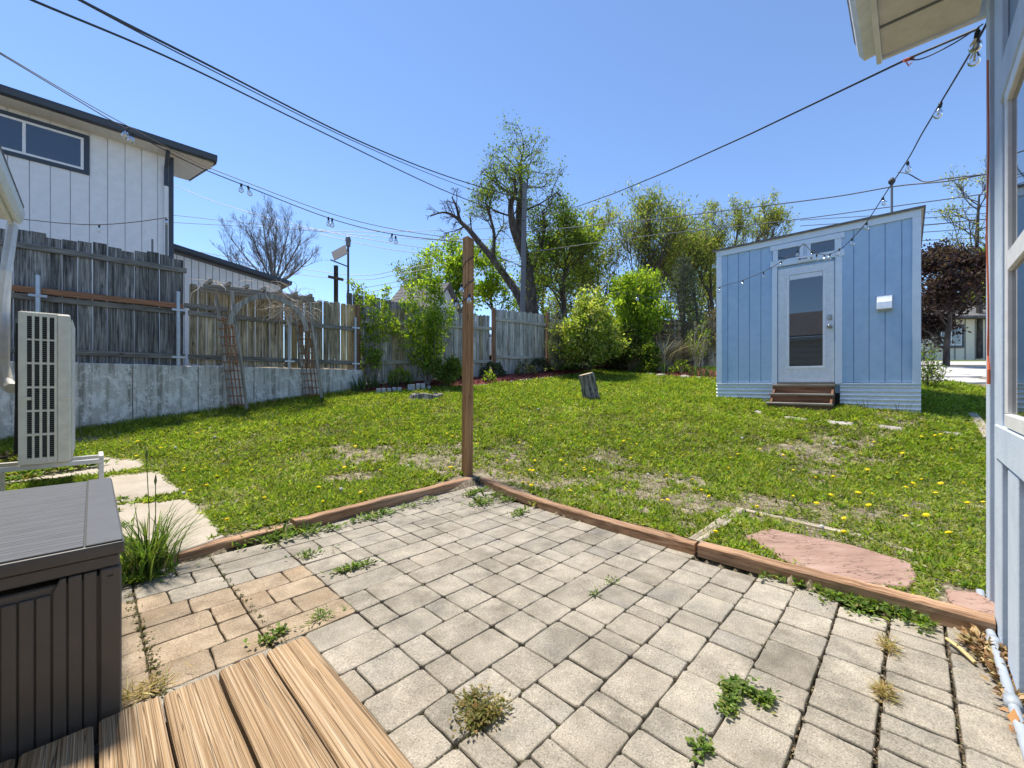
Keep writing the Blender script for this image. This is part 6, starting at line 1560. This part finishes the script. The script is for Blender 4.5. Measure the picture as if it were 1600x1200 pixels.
mound(93, 'round_shrub', 'rounded shrub in the mulch below the brown fence post', onbed(843, 577), .36, .36, 1500, BLG + [(.12, .15, .07)], [1, 1, 1, .4])
mound(94, 'bedding_plant', 'tiny yellow green plant in front of the rounded shrub', onbed(762, 594), .15, .24, 220, YG, [1, 1, .5, .5], .06, .5, 'leafy', 'plant')
rosette('hosta', 'broad leaved pale green hosta at the edge of the mulch', 'hosta', [onbed(886, 582) + Vector((0, 0, .05))], 170, .16, .26, .42, [(.10, .14, .06), (.15, .19, .09), (.07, .10, .045)], [1, 1, 1], seed=95, upb=1.0)
p_ = LG(918, 578)
def bush(seed, name, label, base, w, hgt, ns, leaves, o=None, n_side=7, Ls=.45, rr=.014, bark='bark_d', lev=1, group=None, lo=.25):
    rs_ = random.Random(seed); st = []
    for k in range(ns):
        a_ = rs_.uniform(0, 6.28); f = rs_.random() ** .6; z = hgt * rs_.uniform(lo, 1.0); x = w * f * math.sin(max(.25, (1 - z / hgt * .75)) * math.pi / 2)
        st.append(((x * math.cos(a_), x * math.sin(a_) * .8, z * (1 - .15 * f)), (rs_.gauss(0, .04), rs_.gauss(0, .04), 0)))
    return shrub(seed, name, label, base, st, o or OS, leaves, bark, group, 'shrub', n_side, Ls, lev, rr)
bush(101, 'variegated_bush', 'big rounded bush with cream edged leaves right of the mulch bed', P(918, 578, 11.3), 1.0, 2.15, 62, (4, .08, .10, .45, [(.20, .26, .05), (.52, .51, .26), (.11, .16, .03), (.34, .39, .09)], [1, 1.2, .5, 1], 'leafy'))
bush(102, 'golden_shrub', 'bright yellow green small tree behind the variegated bush', P(992, 560, 12.6), 1.45, 2.75, 58, (4, .09, .10, .5, YG, [1, 1.1, .5, .7], 'leafy'), lo=.4)
bush(103, 'dark_bush', 'dark shaded bush in the gap below the yellow green tree', P(968, 576, 12.2), .75, 1.2, 26, (4, .08, .085, .5, DKG, [1, .8, 1, .1], 'leaf'))
bush(104, 'leafy_shrub', 'small fresh green shrub in front of the dry grass', LG(1024, 587) + Vector((0, .35, 0)), .30, .95, 20, (5, .04, .065, .5, MIDG + YG[:1], [1, 1, .6, .5, .6], 'leafy'), n_side=6, Ls=.22, rr=.008)
bush(105, 'bare_shrub', 'thin pale stemmed shrub with few leaves beside the shed', P(1090, 574, 11.9), .7, 1.25, 12, (1, .05, .07, .5, MIDG, [1, 1, 1, 1], 'leafy'), n_side=3, Ls=.4, bark='vine')
bush(106, 'corner_shrub', 'straggly small leaved shrub behind the shed right corner', P(1450, 612, 8.3), .26, .95, 9, (1, .05, .05, .5, MIDG, [1, 1, 1, .5], 'leafy'), n_side=5, Ls=.35, rr=.007)
bush(107, 'sapling', 'thin grey green sapling in front of the brown fence post', P(870, 578, 11.2), .45, 1.5, 10, (3, .06, .06, .35, [(.12, .14, .09), (.17, .18, .12)], [1, 1], 'leaf'), n_side=5, Ls=.35, rr=.01)
bush(108, 'rusty_shrub', 'dry rusty leaved shrub against the fence beside the shed', P(1112, 560, 12.3), .45, 1.5, 12, (2, .05, .06, .4, [(.20, .12, .06), (.28, .22, .10), (.10, .10, .03)], [1, 1, .6], 'leaf'), n_side=5, Ls=.35, rr=.008, bark='vine')
# spruce
def spruce():
    base = P(1068, 578, 13.0); t = Tree(111); hgt = 3.75; t.limb([base, base + Vector((.02, 0, hgt * .5)), base + Vector((0, 0, hgt))], .07, .012, 7)
    k = 0
    while True:
        z = .25 + k * .19
        if z > hgt - .12: break
        r = 1.15 * (1 - z / hgt) ** .85 + .10
        nb = 7
        for j in range(nb):
            a_ = j * 6.283 / nb + k * .5 + t.r.uniform(-.2, .2); d = Vector((math.cos(a_), math.sin(a_), .18)); q = base + Vector((0, 0, z + t.r.uniform(-.07, .07))); L_ = r * t.r.uniform(.8, 1.1); e = q + d * L_
            t.mb.tube([q, q.lerp(e, .5) + Vector((0, 0, -.03)), e], [.012, .007, .003], 4, cap=False)
            n = max(3, int(L_ / .055))
            for i in range(1, n + 1): t.tips.append((q.lerp(e, i / n), d))
            for sgn in (-1, 1):
                for m_ in range(1, 4):
                    s0 = q.lerp(e, .25 * m_); sd = (d + Vector((-d.y, d.x, 0)) * sgn * .9).normalized(); e2 = s0 + sd * L_ * .34 * (1.1 - .22 * m_); t.mb.tube([s0, e2], [.005, .002], 3, cap=False)
                    for i in range(1, 5): t.tips.append((s0.lerp(e2, i / 4), sd))
        k += 1
    t.finish('spruce_tree', 'small blue green spruce with tiered branches left of the shed', 'tree', base, M['bark_d'], (3, .02, .075, .12, [(.09, .125, .08), (.14, .175, .115), (.06, .085, .055), (.20, .23, .16)], [1, 1, 1, .5], 'needle', .15))
spruce()
dg = LG(1046, 586) + Vector((0, .55, 0))
TAN = [(.50, .43, .33), (.38, .32, .25), (.62, .54, .43), (.22, .18, .14)]
grass_clump('dry_grass', 'dry tan fountain of ornamental grass leaning right beside the spruce', 'ornamental grass', dg + Vector((0, -.1, .12)), 850, .16, 1.25, .024, 1.25, TAN, [1, 1, .8, .5], 121, 'needle', lean=.2)
grass_clump('dry_grass', 'smaller dry grass tuft left of the fresh green shrub', 'ornamental grass', dg + Vector((-.75, .1, .12)), 220, .1, .75, .018, 1.3, TAN, [1, 1, .8, .5], 122, 'needle', lean=2.9)
IR = [(.06, .11, .05), (.09, .15, .06), (.13, .19, .06)]
for k, (px, py, lab) in enumerate(((994, 583, 'leftmost clump of iris leaves in the far bed'), (1040, 583, 'low iris clump under the dry grass'), (1086, 587, 'iris clump right of the bright red mulch'), (1108, 588, 'iris clump touching the shed corner'), (566, 609, 'iris clump at the end of the concrete wall'), (586, 606, 'iris clump under the narrow upright shrub'), (612, 604, 'iris clump between the two tall shrubs'), (640, 602, 'dark iris clump left of the vase shaped shrub'), (548, 612, 'grassy clump against the end of the concrete wall'))):
    grass_clump('iris', lab, 'iris', onbed(px, py) + Vector((0, .05, -.01)), 46, .1, .42, .022, .55, IR, [1, 1, .6], 130 + k, 'leaf', 'iris clumps in the beds')
for k, (px, py, lab, cols) in enumerate(((625, 592, 'yellow green leafy plant between the two tall shrubs', YG), (950, 578, 'low leafy plant behind the upright log', MIDG), (1010, 580, 'low leafy plant beside the fresh green shrub', MIDG), (1064, 582, 'low leafy plant under the spruce', DKG), (820, 584, 'wispy grey plant between the rounded shrubs', [(.14, .15, .10)] * 4), (930, 570, 'dark leafy plant under the variegated bush', DKG))):
    mound(140 + k, 'bedding_plant', lab, onbed(px, py), .26, .34, 320, cols, [1, 1, .6, .4], .08, .45, 'leafy', 'plant')
# pebbly crumbs along the bed edge
rs = random.Random(9); b = MB()
for k in range(240):
    i = rs.uniform(3.2, 8.0); p = bed_at(i, rs.uniform(0, .05)) + Vector((0, -.03 + rs.gauss(0, .02), .0)); s_ = rs.uniform(.012, .035)
    R = Matrix.Translation(p) @ Euler((rs.uniform(0, 3), rs.uniform(0, 3), rs.uniform(0, 3))).to_matrix().to_4x4(); b.box(-s_, s_, -s_ * .8, s_ * .8, -s_ * .6, s_ * .6, M=R)
setp(b.build('bed_pebbles', M['stone'], bevel=.004), 'small grey pebbles along the front edge of the red mulch', 'pebbles', kind='stuff')
# dry seedlings at the foot of the shed
for k, (q_, lab) in enumerate(((2.28, 'dry brown seedlings in front of the corrugated skirting'), (2.62, 'dark dry weed stems near the shed right corner'), (.45, 'thin dry weed stems in front of the left skirting'))):
    base = SL + SD * q_ + Vector((-.695, -.72, 0)) * .14; base.z = h(base.x, base.y); grass_clump('dry_weed', lab, 'dry weed', base, 16, .12, .30, .006, .7, [(.10, .07, .04), (.2, .15, .08)], [1, 1], 150 + k, 'needle', 'dry weeds along the shed')
